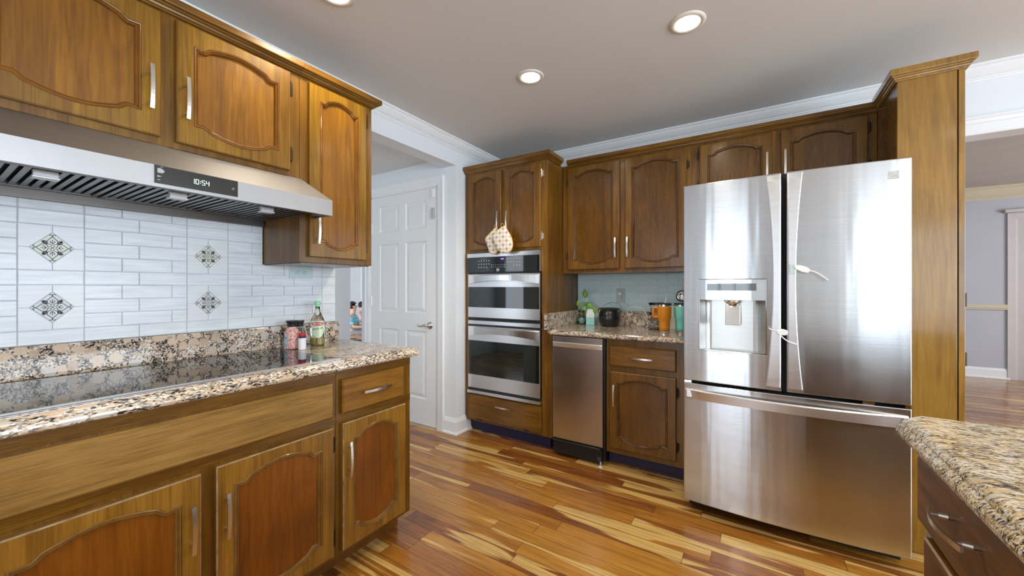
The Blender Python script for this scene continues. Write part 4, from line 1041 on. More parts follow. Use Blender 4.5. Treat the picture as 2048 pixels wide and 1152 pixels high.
# --- trash compactor
t = thing('trash_compactor', 'narrow stainless steel trash compactor with black foot pedal base under the small counter', 'appliance', (-1.06, 2.85, 0))
mk('body', B((-1.258, 2.555, .03, -.862, 3.09, .868)), BLACK, t)
Fd = FB(2.555)
bm = bmesh.new(); fbox(bm, Fd, -1.243, -.872, .130, .866, .001, .035); fp = mk('front_panel', bm, STEEL, t, bev=.003)
bm = bmesh.new(); loops = []
for i in range(17):
    f = i/16; s = 1-(2*f-1)**2; u = -1.241+f*.367; loops.append([Fd(u, .789-.000, .035), Fd(u, .789, .037+.004*s), Fd(u, .818-.0, .040+.010*s), Fd(u, .823, .035)])
skin(bm, loops); mk('handle', bm, steel('compactor_handle_steel', (.85, .85, .87), rough=.42, aniso=.3), fp)
bm = bmesh.new(); fbox(bm, Fd, -1.235, -.880, .022, .110, .0, .030); mk('foot_base', bm, BLACK, t, bev=.004)
bm = bmesh.new(); prism(bm, [Fd(-1.243, .126, .0), Fd(-1.243, .112, .0), Fd(-1.243, .112, .045), Fd(-1.243, .120, .05), Fd(-1.243, .126, .03)], [Fd(-.885, .126, .0), Fd(-.885, .112, .0), Fd(-.885, .112, .045), Fd(-.885, .120, .05), Fd(-.885, .126, .03)]); mk('foot_pedal', bm, BLACK, t, bev=.002)
for u in (-.895,):
    bm = bmesh.new(); c = Fd(u, 0, -.0); n = 16
    tube(bm, [(u, 2.521, .050), (u, 2.527, .050)], .014, 14); w = mk('roller_bolt', bm, paint('dark_blue_plastic', (.05, .05, .09), .35), t)
    bm = bmesh.new(); lathe(bm, [(.016, 0), (.017, .004), (.010, .008), (.005, .010), (.005, .035)], u+.012 if u > -1 else u-.012, 2.516, 16); mk('levelling_foot', bm, paint('foot_white', (.6, .6, .62), .4), t)

# --- base cabinet right of compactor
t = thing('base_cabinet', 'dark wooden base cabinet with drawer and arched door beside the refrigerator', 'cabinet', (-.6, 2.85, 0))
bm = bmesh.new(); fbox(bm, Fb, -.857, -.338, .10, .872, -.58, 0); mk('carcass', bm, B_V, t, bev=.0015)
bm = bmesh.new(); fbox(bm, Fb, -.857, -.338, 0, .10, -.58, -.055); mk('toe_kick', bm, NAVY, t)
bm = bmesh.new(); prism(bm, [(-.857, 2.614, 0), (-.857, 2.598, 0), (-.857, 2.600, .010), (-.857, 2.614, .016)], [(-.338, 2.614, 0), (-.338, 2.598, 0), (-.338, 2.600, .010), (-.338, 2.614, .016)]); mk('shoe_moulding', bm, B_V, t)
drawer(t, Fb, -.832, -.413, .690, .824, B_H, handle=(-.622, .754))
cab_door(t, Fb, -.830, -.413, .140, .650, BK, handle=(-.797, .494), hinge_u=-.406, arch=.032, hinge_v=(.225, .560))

# --- refrigerator
t = thing('refrigerator', 'large stainless steel french door refrigerator with water dispenser and bottom freezer', 'refrigerator', (.113, 2.7, 0))
XA, XB, YE = -.329, .556, 2.262
mk('cabinet_body', B((XA+.006, 2.345, .03, XB-.006, 3.05, 1.735)), paint('fridge_side_grey', (.22, .22, .23), .45, metal=.3), t, bev=.004)
mk('toe_grille', B((XA+.02, 2.33, .022, XB-.02, 2.344, .072)), GAP, t)
for x in (XA+.06, XB-.06):
    bm = bmesh.new(); lathe(bm, [(.018, 0), (.018, .02), (.010, .022), (.010, .032)], x, 2.40, 12); mk('foot', bm, BLACK, t)
XC, HW = .1135, .4425
def bow(x, b): return YE-b*(1-((x-XC)/HW)**2)
def bowed(name, x0, x1, z0, z1, b, parent, mat, hole=None, yback=2.338):
    bm = bmesh.new(); nx = 20
    xs = [x0+(x1-x0)*i/nx for i in range(nx+1)]; zs = [z0, z1]
    if hole:
        h0, h1, g0, g1 = hole; xs = sorted([x for x in xs if min(abs(x-h0), abs(x-h1)) > .006]+[h0, h1]); zs = [z0, g0, g1, z1]
    def inh(i, j): return hole and xs[i] >= hole[0]-1e-6 and xs[i+1] <= hole[1]+1e-6 and zs[j] >= hole[2]-1e-6 and zs[j+1] <= hole[3]+1e-6
    G = [[bm.verts.new((x, bow(x, b), z)) for z in zs] for x in xs]; Hh = [[bm.verts.new((x, yback, z)) for z in zs] for x in xs]
    I, J = len(xs)-1, len(zs)-1
    for i in range(I):
        for j in range(J):
            if inh(i, j): continue
            bm.faces.new((G[i][j], G[i+1][j], G[i+1][j+1], G[i][j+1]))
            bm.faces.new((Hh[i][j], Hh[i][j+1], Hh[i+1][j+1], Hh[i+1][j]))
            for (ni, nj, a, c) in ((i-1, j, (i, j), (i, j+1)), (i+1, j, (i+1, j), (i+1, j+1)), (i, j-1, (i, j), (i+1, j)), (i, j+1, (i, j+1), (i+1, j+1))):
                if ni < 0 or nj < 0 or ni >= I or nj >= J or inh(ni, nj): bm.faces.new((G[a[0]][a[1]], G[c[0]][c[1]], Hh[c[0]][c[1]], Hh[a[0]][a[1]]))
    o = mk(name, bm, mat, parent, bev=.004, seg=3)
    return o
DH = (-.253, .046, .886, 1.254)
dl = bowed('door', XA, .1045, .717, 1.762, .022, t, STEEL_F, DH)
dr = bowed('door', .1255, XB, .717, 1.762, .022, t, STEEL_F)
fz = bowed('freezer_drawer', XA, XB, .070, .702, .026, t, STEEL_F)
mk('door_seam', B((.1046, 2.27, .717, .1254, 2.344, 1.76), (XA+.01, 2.30, .703, XB-.01, 2.344, .7165)), GAP, t)
for (a, b) in ((-.325, -.29), (.40, .44), (.535, .552)):
    mk('hinge', B((a, 2.262 if a > .5 or a < -.3 else 2.262, .7035, b, 2.30, .7155)), CHROME, t)
# door handles: flat waisted strips beside the centre gap
HND = steel('fridge_handle_steel', (.80, .80, .82), rough=.36, aniso=.3, bump=.0)
def strip(x_in, sgn, door):
    bm = bmesh.new(); loops = []; n = 24
    for i in range(n+1):
        f = i/n; z = .737+(1.752-.737)*f; s = (2*f-1)**2; wd = .031+.027*s
        yo = bow(x_in, .022)-.006-.016*(1-s**2)
        xo = x_in+sgn*wd
        loops.append([(x_in, yo+.007, z), (x_in, yo, z), (x_in+sgn*.003, yo-.002, z), (xo-sgn*.003, yo-.001, z), (xo, yo+.002, z), (xo, yo+.007, z)])
    skin(bm, loops)
    for z in (.76, 1.73): box(bm, x_in+sgn*.012, bow(x_in, .022)-.006, z-.02, x_in+sgn*.040, bow(x_in, .022)+.003, z+.02)
    mk('handle', bm, HND, door)
strip(.1015, -1, dl); strip(.1285, 1, dr)
# freezer handle: broad band bowed outwards
bm = bmesh.new(); loops = []; n = 30
for i in range(n+1):
    f = i/n; x = XA+.012+(XB-XA-.024)*f; s = 1-(2*f-1)**2; y = bow(x, .026)-.004-.034*s; zt = .672; zb = .617+.008*s
    loops.append([(x, y+.006, zb), (x, y, zb+.001), (x, y-.004, zt-.006), (x, y-.001, zt), (x, y+.014, zt-.002)])
skin(bm, loops)
for x in (XA+.03, XB-.03): box(bm, x-.012, bow(x, .026)-.012, .63, x+.012, bow(x, .026)+.003, .665)
mk('handle', bm, HND, fz)
# dispenser
bm = bmesh.new(); yb = lambda x: bow(x, .022)
def frame_bar(x0, x1, z0, z1, out=.003, back=.03, n=10):
    L = []
    for i in range(n+1):
        x = x0+(x1-x0)*i/n; y = yb(x); L.append([(x, y-out, z0), (x, y-out, z1), (x, y+back, z1), (x, y+back, z0)])
    skin(bm, L)
frame_bar(DH[0], DH[0]+.004, DH[2], DH[3], n=1); frame_bar(DH[1]-.004, DH[1], DH[2], DH[3], n=1); frame_bar(DH[0], DH[1], DH[2], DH[2]+.003, back=.074)
frame_bar(DH[0]+.004, DH[1]-.004, DH[3]-.004, DH[3]-.001)
dp = mk('dispenser', bm, CHROME, dl)
bm = bmesh.new(); frame_bar(DH[0]+.005, DH[1]-.005, 1.150, 1.2495, out=.004, back=.05); mk('dispenser_panel', bm, steel('mirror_steel', (.72, .76, .77), rough=.06, aniso=0, bump=0), dl)
bm = bmesh.new(); frame_bar(-.214, .004, 1.198, 1.234, out=.0055, back=.0); mk('dispenser_display', bm, paint('smoked_glass', (.10, .12, .12), .05, spec=1), dl)
# concave cavity
bm = bmesh.new(); L = []
n = 28
for z in (.8897, 1.149):
    row = []
    for i in range(n+1):
        f = i/n; x = DH[0]+.004+(DH[1]-DH[0]-.008)*f; s = min(1, (1-abs(2*f-1))/.34); dep = .068*math.sin(s*math.pi/2)
        row.append((x, yb(x)+.001+dep, z))
    L.append(row)
V = [[bm.verts.new(p) for p in r] for r in L]
for i in range(n): bm.faces.new((V[0][i], V[0][i+1], V[1][i+1], V[1][i]))
cap = bm.faces.new(V[0]); 
o = mk('dispenser_cavity', bm, steel('cavity_steel', (.66, .66, .64), rough=.33, aniso=.3), dl, smooth=False, recalc=False)
mk('cavity_roof', B((DH[0]+.004, 2.262, 1.1495, DH[1]-.004, 2.337, 1.1515)), paint('cavity_roof_brown', (.16, .12, .10), .4), dl)
bm = bmesh.new(); lathe(bm, [(.040, 1.1495), (.038, 1.139), (.030, 1.132), (.022, 1.128), (.018, 1.120)], -.0985, 2.285, 20); mk('nozzle', bm, CHROME, dl, smooth=True)
bm = bmesh.new(); skin(bm, [[(-.132, 2.292, 1.128), (-.065, 2.292, 1.128), (-.065, 2.298, 1.128), (-.132, 2.298, 1.128)], [(-.132, 2.270, 1.022), (-.065, 2.270, 1.022), (-.065, 2.276, 1.018), (-.132, 2.276, 1.018)]]); mk('paddle', bm, steel('paddle_steel', (.82, .84, .85), rough=.08, aniso=0, bump=0), dl, bev=.002)
emblem(FB(bow(.495, .022)), .495, 1.694, .019, .0005, dr, paint('fridge_emblem_grey', (.50, .50, .50), .3, metal=.6), paint('fridge_emblem_light', (.78, .78, .77), .3, metal=.3))
# child lock straps
def strap(label, ax, az, bx, bz, tailpts, y, pads, name='cabinet_lock_strap', ty=None):
    t = thing(name, label, 'child lock', (ax, y, az), 'white child lock straps on the refrigerator handles')
    bm = bmesh.new(); d = Vector((bx-ax, 0, bz-az)); L = d.length; d.normalize(); nn = Vector((-d.z, 0, d.x)); loops = []
    for i in range(13):
        f = i/12; wd = .0155*(math.sin(math.pi*(.12+.76*f))**.5); c = Vector((ax, y, az))+d*L*f
        loops.append([c+nn*wd+Vector((0, .004, 0)), c+nn*wd*.75+Vector((0, -.004, 0)), c-nn*wd*.75+Vector((0, -.004, 0)), c-nn*wd+Vector((0, .004, 0))])
    skin(bm, loops); mk('lock_body', bm, WHITEP, t, smooth=False, bev=.0015)
    bm = bmesh.new(); tube(bm, smoothpath(tailpts, 6), .0028, 8); mk('strap', bm, WHITEP, t, smooth=True)
    for (x0, z0, x1, z1) in pads:
        mk('adhesive_pad', B((x0, y+.003, z0, x1, y+.0055, z1)), PLATE, t, bev=.001)
strap('white child lock strap high on the right refrigerator door handle', .158, 1.309, .208, 1.287, [(.207, 2.203, 1.288), (.222, 2.198, 1.286), (.240, 2.196, 1.275), (.256, 2.198, 1.262), (.274, 2.205, 1.247)], 2.2065, [(.135, 1.278, .156, 1.323)])
strap('white child lock strap across both refrigerator handles, lower of the two', .085, 1.006, .128, 1.001, [(.054, 2.206, 1.021), (.062, 2.204, 1.014), (.076, 2.203, 1.011), (.090, 2.204, 1.008)], 2.2065, [])
o = [x for x in C.objects if x.name.startswith('cabinet_lock_strap')][-1]
bm = bmesh.new(); tube(bm, smoothpath([(.092, 2.205, 1.000), (.104, 2.199, .984), (.124, 2.197, .966), (.142, 2.199, .957), (.162, 2.203, .951)], 6), .0028, 8); mk('strap', bm, WHITEP, o, smooth=True)

# --- island
t = thing('island_cabinet', 'dark wooden island cabinet in the right foreground with a drawer over a door', 'cabinet', (.9, .3, 0))
Fi = FI(.330)
mk('carcass', B((.330, -1.2, .10, 1.95, 1.255, .866)), B_P, t, bev=.002)
mk('toe_kick', B((.40, -1.15, 0, 1.90, 1.19, .10)), NAVY, t)
def idrawer(y0, y1, z0, z1, hy, hz, name='drawer'):
    d = drawer(t, Fi, y0, y1, z0, z1, I_V, name=name)
    bm = bmesh.new(); tube(bm, [], .001) if False else None
    n = 12; L = []
    for i in range(n+1):
        k = i/n*2-1; y = hy+k*.070; x = .272+.012*k*k; L.append([(x, y, hz-.005), (x-.004, y, hz-.005), (x-.004, y, hz+.005), (x, y, hz+.005)])
    skin(bm, L)
    for s in (-.048, .048): tube(bm, [(.311, hy+s, hz), (.300, hy+s, hz), (.288, hy+s, hz), (.275, hy+s, hz)], [.0045, .0065, .0045, .0045], 10)
    mk('handle', bm, NICKEL, d); return d
idrawer(.735, 1.233, .689, .835, .985, .790)
idrawer(.19, .70, .689, .835, .445, .790)
cab_door(t, Fi, .775, 1.19, .13, .672, (I_V, B_P, B_M), arch=.04)
cab_door(t, Fi, .22, .74, .13, .672, (I_V, B_P, B_M), arch=.04)
t = thing('granite_worktop', 'tan and black granite worktop on the island in the right foreground', 'worktop', (1.1, .3, .87))
bm = bmesh.new(); ogee_slab(bm, [(.278, -1.25), (2.0, -1.25), (2.0, 1.298), (.320, 1.298), (.278, 1.245)], .868, .914, (0, 1, 2, 3, 4)); mk('slab', bm, GR_I, t)

# ================================================================== items on the back counter
ZB = .9054
# glass jar with cuttings
cx, cy = -1.240, 3.060
t = thing('plant_vase', 'glass jar of water holding a heart-leaved vine cutting on back counter', 'plant', (cx, cy, ZB))
bm = bmesh.new(); lathe(bm, [(.034, ZB), (.037, ZB+.004), (.037, ZB+.058), (.032, ZB+.075), (.021, ZB+.088), (.021, ZB+.104), (.023, ZB+.108), (.0205, ZB+.108), (.0185, ZB+.088), (.0295, ZB+.073), (.0345, ZB+.057), (.0345, ZB+.006)], cx, cy, 28); mk('glass_jar', bm, glass('aqua_jar_glass', (.80, .94, .90), .02), t, smooth=True)
bm = bmesh.new(); lathe(bm, [(.033, ZB+.008), (.0335, ZB+.05)], cx, cy, 20); mk('water', bm, paint('vase_water', (.42, .62, .58), .1, coat=.5), t)
LEAF = paint('leaf_green', (.16, .36, .05), .35, var=.25, vscale=25); STEM = paint('stem_green', (.20, .32, .10), .5)
def leaf(base, tip, wd, nrm, name='leaf'):
    b, tp = Vector(base), Vector(tip); ax = tp-b; L = ax.length; ax.normalize(); side = ax.cross(Vector(nrm)).normalized(); up = side.cross(ax).normalized()
    prof = [0, .45, .85, 1.0, .97, .85, .66, .43, .2, 0]; bm = bmesh.new(); rows = []
    for i, wv in enumerate(prof):
        f = i/(len(prof)-1); c = b+ax*(L*(f*1.0)) - up*(.12*L*(f-.5)**2)
        bk = -ax*(.10*L if i == 1 else 0)
        rows.append([bm.verts.new(c+side*wd/2*wv+up*.10*wd*wv+bk), bm.verts.new(c), bm.verts.new(c-side*wd/2*wv+up*.10*wd*wv+bk)])
    for r0, r1 in zip(rows, rows[1:]):
        for k in range(2): bm.faces.new((r0[k], r0[k+1], r1[k+1], r1[k]))
    bmesh.ops.remove_doubles(bm, verts=bm.verts, dist=1e-5)
    o = mk(name, bm, LEAF, t, smooth=True); s = o.modifiers.new('t', 'SOLIDIFY'); s.thickness = .0008
    return o
cam_dir = (.25, -1, .1)
for pts in ([(cx, cy, ZB+.02), (cx+.01, cy, ZB+.10), (cx+.028, cy-.01, ZB+.16), (cx+.036, cy-.015, ZB+.215)],
            [(cx, cy, ZB+.03), (cx-.004, cy, ZB+.11), (cx-.008, cy-.03, ZB+.148)],
            [(cx, cy, ZB+.03), (cx+.02, cy-.01, ZB+.12), (cx+.06, cy-.02, ZB+.165), (cx+.10, cy-.03, ZB+.15), (cx+.125, cy-.03, ZB+.10)],
            [(cx, cy, ZB+.03), (cx+.012, cy-.012, ZB+.12), (cx+.025, cy-.02, ZB+.14)]):
    bm = bmesh.new(); tube(bm, smoothpath(pts, 5), .0016, 6); mk('stem', bm, STEM, t, smooth=True)
leaf((cx+.040, cy-.016, 1.128), (cx+.034, cy-.02, 1.205), .046, cam_dir)
leaf((cx-.008, cy-.03, 1.052), (cx-.020, cy-.04, 1.108), .034, cam_dir)
leaf((cx+.045, cy-.022, 1.080), (cx+.115, cy-.03, 1.045), .050, (.2, -1, .3))
leaf((cx+.010, cy-.02, 1.055), (cx+.050, cy-.035, 1.022), .040, cam_dir)
leaf((cx+.118, cy-.032, 1.055), (cx+.138, cy-.03, .985), .030, cam_dir)
# carton shaped vase
cx, cy, a = -1.155, 3.040, .35
t = thing('carton_vase', 'small ceramic milk carton with white top and aqua bottom beside the jar', 'vase', (cx, cy, ZB))
def sqr(h, z, hy=None): hy = h if hy is None else hy; return [(cx+p[0], cy+p[1], z) for p in (rot2(q, a) for q in ((-h, -hy), (h, -hy), (h, hy), (-h, hy)))]
bm = bmesh.new(); skin(bm, [sqr(.034, ZB), sqr(.034, ZB+.058)]); mk('lower_body', bm, paint('aqua_glaze', (.30, .68, .66), .35), t, bev=.003)
bm = bmesh.new(); skin(bm, [sqr(.034, ZB+.0582), sqr(.034, ZB+.082), sqr(.026, ZB+.118), sqr(.026, ZB+.130)]); mk('upper_body', bm, paint('white_glaze', (.72, .80, .80), .35), t, bev=.003)
# white rounded sign plate leaning behind
t = one('serving_plate', (lambda b: (prism(b, [(-1.160+.062*math.cos(i*math.pi/14), 3.100+.0, ZB+.115+.055*math.sin(i*math.pi/14)) for i in range(15)]+[(-1.222, 3.100, ZB), (-1.098, 3.100, ZB)], [(-1.160+.062*math.cos(i*math.pi/14), 3.108, ZB+.115+.055*math.sin(i*math.pi/14)) for i in range(15)]+[(-1.222, 3.108, ZB), (-1.098, 3.108, ZB)]), b)[1])(bmesh.new()), paint('white_ceramic', (.72, .78, .78), .3), 'white rounded ceramic plaque leaning behind the carton-shaped vase', 'plate', origin=(-1.16, 3.10, ZB))
# cauldron
cx, cy = -.985, 3.005
t = thing('cauldron', 'round black cauldron pot with a thin wire handle on back counter', 'pot', (cx, cy, ZB)); K = paint('black_pot_paint', (.010, .010, .013), .28, coat=.3)
bm = bmesh.new(); lathe(bm, [(.045, ZB), (.062, ZB+.006), (.080, ZB+.030), (.087, ZB+.060), (.084, ZB+.092), (.074, ZB+.115), (.070, ZB+.123), (.072, ZB+.130), (.083, ZB+.137), (.083, ZB+.142), (.078, ZB+.144), (.067, ZB+.132), (.066, ZB+.12), (.078, ZB+.09), (.080, ZB+.06), (.05, ZB+.012)], cx, cy, 40); mk('pot_body', bm, K, t, smooth=True)
for s in (-1, 1):
    bm = bmesh.new(); tube(bm, smoothpath([(cx+s*.079, cy, ZB+.10), (cx+s*.092, cy, ZB+.112), (cx+s*.090, cy, ZB+.128), (cx+s*.078, cy, ZB+.132)], 4), .003, 8); mk('ear', bm, K, t, smooth=True)
bm = bmesh.new(); tube(bm, smoothpath([(cx-.088, cy, ZB+.122), (cx-.070, cy+.03, ZB+.150), (cx-.02, cy+.05, ZB+.180), (cx+.04, cy+.05, ZB+.183), (cx+.082, cy+.03, ZB+.160), (cx+.088, cy, ZB+.122)], 6), .0013, 6); mk('wire_handle', bm, STEEL_D, t, smooth=True)
# wall outlet and charger
outlet('wall_outlet', FB(3.1325), -.927, 1.146, False, 'upright grey outlet plate behind the counter with a white charger plugged in')
t = thing('charger', 'white charger plugged in the back outlet with cable drooping over the upstand', 'charger', (-.92, 3.10, 1.16))
mk('plug', B((-.942, 3.092, 1.150, -.908, 3.1245, 1.176)), WHITEP, t, bev=.004)
bm = bmesh.new(); tube(bm, smoothpath([(-.930, 3.096, 1.152), (-.920, 3.088, 1.120), (-.885, 3.082, 1.075), (-.835, 3.078, 1.030), (-.822, 3.074, 1.010), (-.845, 3.072, 1.000), (-.862, 3.072, 1.020), (-.835, 3.068, 1.052), (-.780, 3.062, 1.060), (-.735, 3.058, 1.045), (-.700, 3.040, .990), (-.690, 3.020, .930), (-.700, 3.01, .912)], 6), .0028, 8); mk('cable', bm, WHITEP, t, smooth=True)
# glass carafe with wooden collar
cx, cy = -.615, 2.965
t = thing('coffee_carafe', 'hourglass glass coffee carafe with wooden collar behind the orange tumbler', 'carafe', (cx, cy, ZB)); CG = glass('carafe_glass', (.94, .97, .97), .02)
bm = bmesh.new(); lathe(bm, [(.055, ZB), (.062, ZB+.010), (.062, ZB+.030), (.052, ZB+.065), (.033, ZB+.098), (.024, ZB+.115), (.030, ZB+.135), (.050, ZB+.175), (.060, ZB+.195), (.0575, ZB+.195), (.0475, ZB+.176), (.0275, ZB+.136), (.0215, ZB+.115), (.0305, ZB+.097), (.0495, ZB+.064), (.0595, ZB+.030), (.0595, ZB+.012), (.052, ZB+.003)], cx, cy, 32); mk('carafe_glass', bm, CG, t, smooth=True)
bm = bmesh.new(); lathe(bm, [(.052, ZB+.075), (.036, ZB+.100), (.032, ZB+.115), (.038, ZB+.135), (.047, ZB+.150), (.044, ZB+.152), (.030, ZB+.1305), (.0262, ZB+.115), (.0345, ZB+.0985), (.050, ZB+.0735)], cx, cy, 32); mk('wooden_collar', bm, wood('collar_wood', (.20, .07, .02), (.32, .13, .05), (.42, .20, .08), 'Z'), t, smooth=True)
bm = bmesh.new(); tube(bm, [(cx-.034, cy-.012, ZB+.115), (cx-.048, cy-.02, ZB+.112)], .010, 10); tube(bm, smoothpath([(cx-.040, cy-.02, ZB+.112), (cx-.055, cy-.022, ZB+.09), (cx-.06, cy-.02, ZB+.06)], 3), .0018, 6); mk('leather_tie', bm, paint('dark_leather', (.03, .02, .018), .6), t)
# tumblers
def tumbler(cx, cy, body, label, hd=True, straw=True, sc=1.0):
    t = thing('tumbler', label, 'tumbler', (cx, cy, ZB)); z = ZB
    bm = bmesh.new(); lathe(bm, [(.0285*sc, z), (.030*sc, z+.002), (.031*sc, z+.013)], cx, cy, 32); mk('steel_base', bm, CHROME, t)
    bm = bmesh.new(); lathe(bm, [(.031*sc, z+.0132), (.0325*sc, z+.040), (.0355*sc, z+.085), (.0405*sc, z+.098), (.0435*sc, z+.106), (.0455*sc, z+.175), (.0455*sc, z+.182)], cx, cy, 40); mk('cup', bm, body, t, smooth=True)
    bm = bmesh.new(); lathe(bm, [(.0460*sc, z+.1822), (.0465*sc, z+.193)], cx, cy, 40); mk('steel_rim', bm, CHROME, t)
    bm = bmesh.new(); lathe(bm, [(.0468*sc, z+.1932), (.0468*sc, z+.199), (.040*sc, z+.2025)], cx, cy, 40); mk('lid', bm, BLACK, t)
    if hd:
        d = Vector((-.845, -.534*.4, 0)).normalized(); bm = bmesh.new()
        P = [Vector((cx, cy, z))+d*r+Vector((0, 0, h)) for r, h in ((.040, .168), (.062, .170), (.070, .160), (.070, .125), (.066, .112), (.058, .108), (.040, .110))]
        tube(bm, smoothpath(P, 5), .0065, 10); mk('handle', bm, body, t, smooth=True)
    if straw:
        bm = bmesh.new(); tube(bm, [(cx+.008, cy, z+.20), (cx+.012, cy, z+.24)], .0032, 8); mk('straw', bm, WHITEP, t)
tumbler(-.520, 2.745, paint('orange_powder_coat', (.70, .26, .015), .45), 'large orange handled tumbler with black lid and clear straw')
tumbler(-.425, 2.80, paint('mint_powder_coat', (.22, .68, .60), .45), 'mint green tumbler partly hidden behind the refrigerator edge', hd=False, straw=False, sc=.95)
# white box behind tumblers
one('carton_box', B((-.535, 3.03, ZB, -.42, 3.08, ZB+.17)), paint('cream_card', (.62, .60, .55), .6), 'cream cardboard box standing between the orange and mint tumblers', 'box', bev=.002, origin=(-.48, 3.05, ZB))
# utensils crock near the fridge
cx, cy = -.395, 2.93
t = thing('stand_mixer_whisk', 'round chrome sieve with dark rim poking out beside the refrigerator', 'utensil', (cx, cy, ZB)) if False else None
t = thing('sieve', 'round chrome sieve with a black rim leaning beside the refrigerator', 'utensil', (-.40, 2.84, ZB))
ctr = Vector((-.428, 2.852, 1.155)); ax = Vector((-.35, -.9, .15)).normalized(); s1 = ax.cross(Vector((0, 0, 1))).normalized(); s2 = ax.cross(s1)
bm = bmesh.new(); tube(bm, [ctr+(s1*math.cos(a)+s2*math.sin(a))*.036 for a in [2*math.pi*i/28 for i in range(29)]], .0045, 8, cap=False); mk('rim', bm, BLACK, t, smooth=True)
bm = bmesh.new(); skin(bm, [[ctr+(s1*math.cos(2*math.pi*i/28)+s2*math.sin(2*math.pi*i/28))*r-ax*d for i in range(28)] for r, d in ((.035, .0), (.032, .012), (.022, .024), (.008, .030))], False, True); mk('bowl', bm, CHROME, t, smooth=True)
bm = bmesh.new(); tube(bm, smoothpath([ctr-s2*.036, ctr+Vector((.02, .02, -.10)), Vector((-.365, 2.935, ZB+.01))], 4), .004, 8); mk('handle', bm, CHROME, t, smooth=True)
t = one('wooden_spatula', (lambda b: (skin(b, [[(-.40+x*s, 2.90+y*.3, z) for x, y in ((-.01, -.01), (.01, -.01), (.01, .01), (-.01, .01))] for z, s in ((ZB+.002, .8), (1.10, .8), (1.16, 2.2), (1.22, 3.0), (1.27, 2.4), (1.285, 1.2))]), b)[1])(bmesh.new()), wood('utensil_wood', (.18, .08, .04), (.30, .15, .09), (.40, .22, .13), 'Z'), 'brown wooden spatula standing upright beside the refrigerator', 'utensil', origin=(-.40, 2.90, ZB), bev=.002)
# small white note on the refrigerator side
t = one('paper_note', B((-.3245, 2.40, 1.44, -.3235, 2.46, 1.60)), WHITEP, 'small white paper fixed high on the left side of the refrigerator', 'paper', origin=(-.324, 2.43, 1.44))

# ================================================================== recessed ceiling lights
GLOW = emit('downlight_glow', (1.0, .88, .62), 9.0)
GLOW2 = emit('downlight_glow_cool', (1.0, .95, .84), 11.0)
RIM = paint('downlight_rim', (.80, .74, .66), .4)
def downlight(x, y, label, mat, energy, glow=(1, .88, .68)):
    t = thing('recessed_light', label, 'ceiling light', (x, y, CZ), 'recessed ceiling downlights')
    bm = bmesh.new(); n = 40
    prof = [(.052, CZ-.0005), (.054, CZ-.0065), (.066, CZ-.008), (.075, CZ-.004), (.077, CZ-.0005)]
    V = [[bm.verts.new((x+r*math.cos(2*math.pi*i/n), y+r*math.sin(2*math.pi*i/n), z)) for i in range(n)] for r, z in prof]
    for a, b in zip(V, V[1:]+V[:1]):
        for i in range(n): bm.faces.new((a[i], a[(i+1) % n], b[(i+1) % n], b[i]))
    mk('trim_ring', bm, RIM, t, smooth=True)
    bm = bmesh.new(); lathe(bm, [(.0535, CZ-.0006), (.0535, CZ-.0045), (.045, CZ-.0060)], x, y, n); mk('lens', bm, mat, t)
    l = bpy.data.lights.new('downlight', 'SPOT'); l.energy = energy; l.spot_size = math.radians(150); l.spot_blend = .6; l.color = glow; l.shadow_soft_size = .05
    o = bpy.data.objects.new('downlight', l); o.location = (0, 0, -.03); C.objects.link(o); o.parent = t
downlight(-.261, 1.906, 'warm recessed ceiling light nearest the refrigerator, larger of the two in view', GLOW, 23)
downlight(-1.087, 1.918, 'small white recessed ceiling light nearest the oven cabinet', GLOW2, 23)
downlight(-1.45, .945, 'recessed ceiling light cut by the top of the photo, nearest the range hood', GLOW, 23)
for x, y in ((-.45, -.9), (1.3, .6), (1.3, -1.2)):
    downlight(x, y, 'recessed ceiling light behind the camera', GLOW, 23)

# ================================================================== kitchen side behind the camera (seen in reflections)
t = thing('sink_cabinet', 'golden wooden base cabinet run under the south window', 'cabinet', (1.6, -2.9, 0))
Fs = FS(-2.62)
mk('carcass', B((-.1, -3.198, .0, 1.75, -2.62, .872)), W_LV, t)
for i in range(3):
    cab_door(t, Fs, -.05+i*.60, .52+i*.60, .12, .84, LO, arch=.045, stile=.07)
one('granite_worktop', B((-.12, -3.198, .8725, 1.77, -2.60, .914)), GR_I, 'granite worktop under the south window', 'worktop', origin=(1.6, -2.9, .8725))

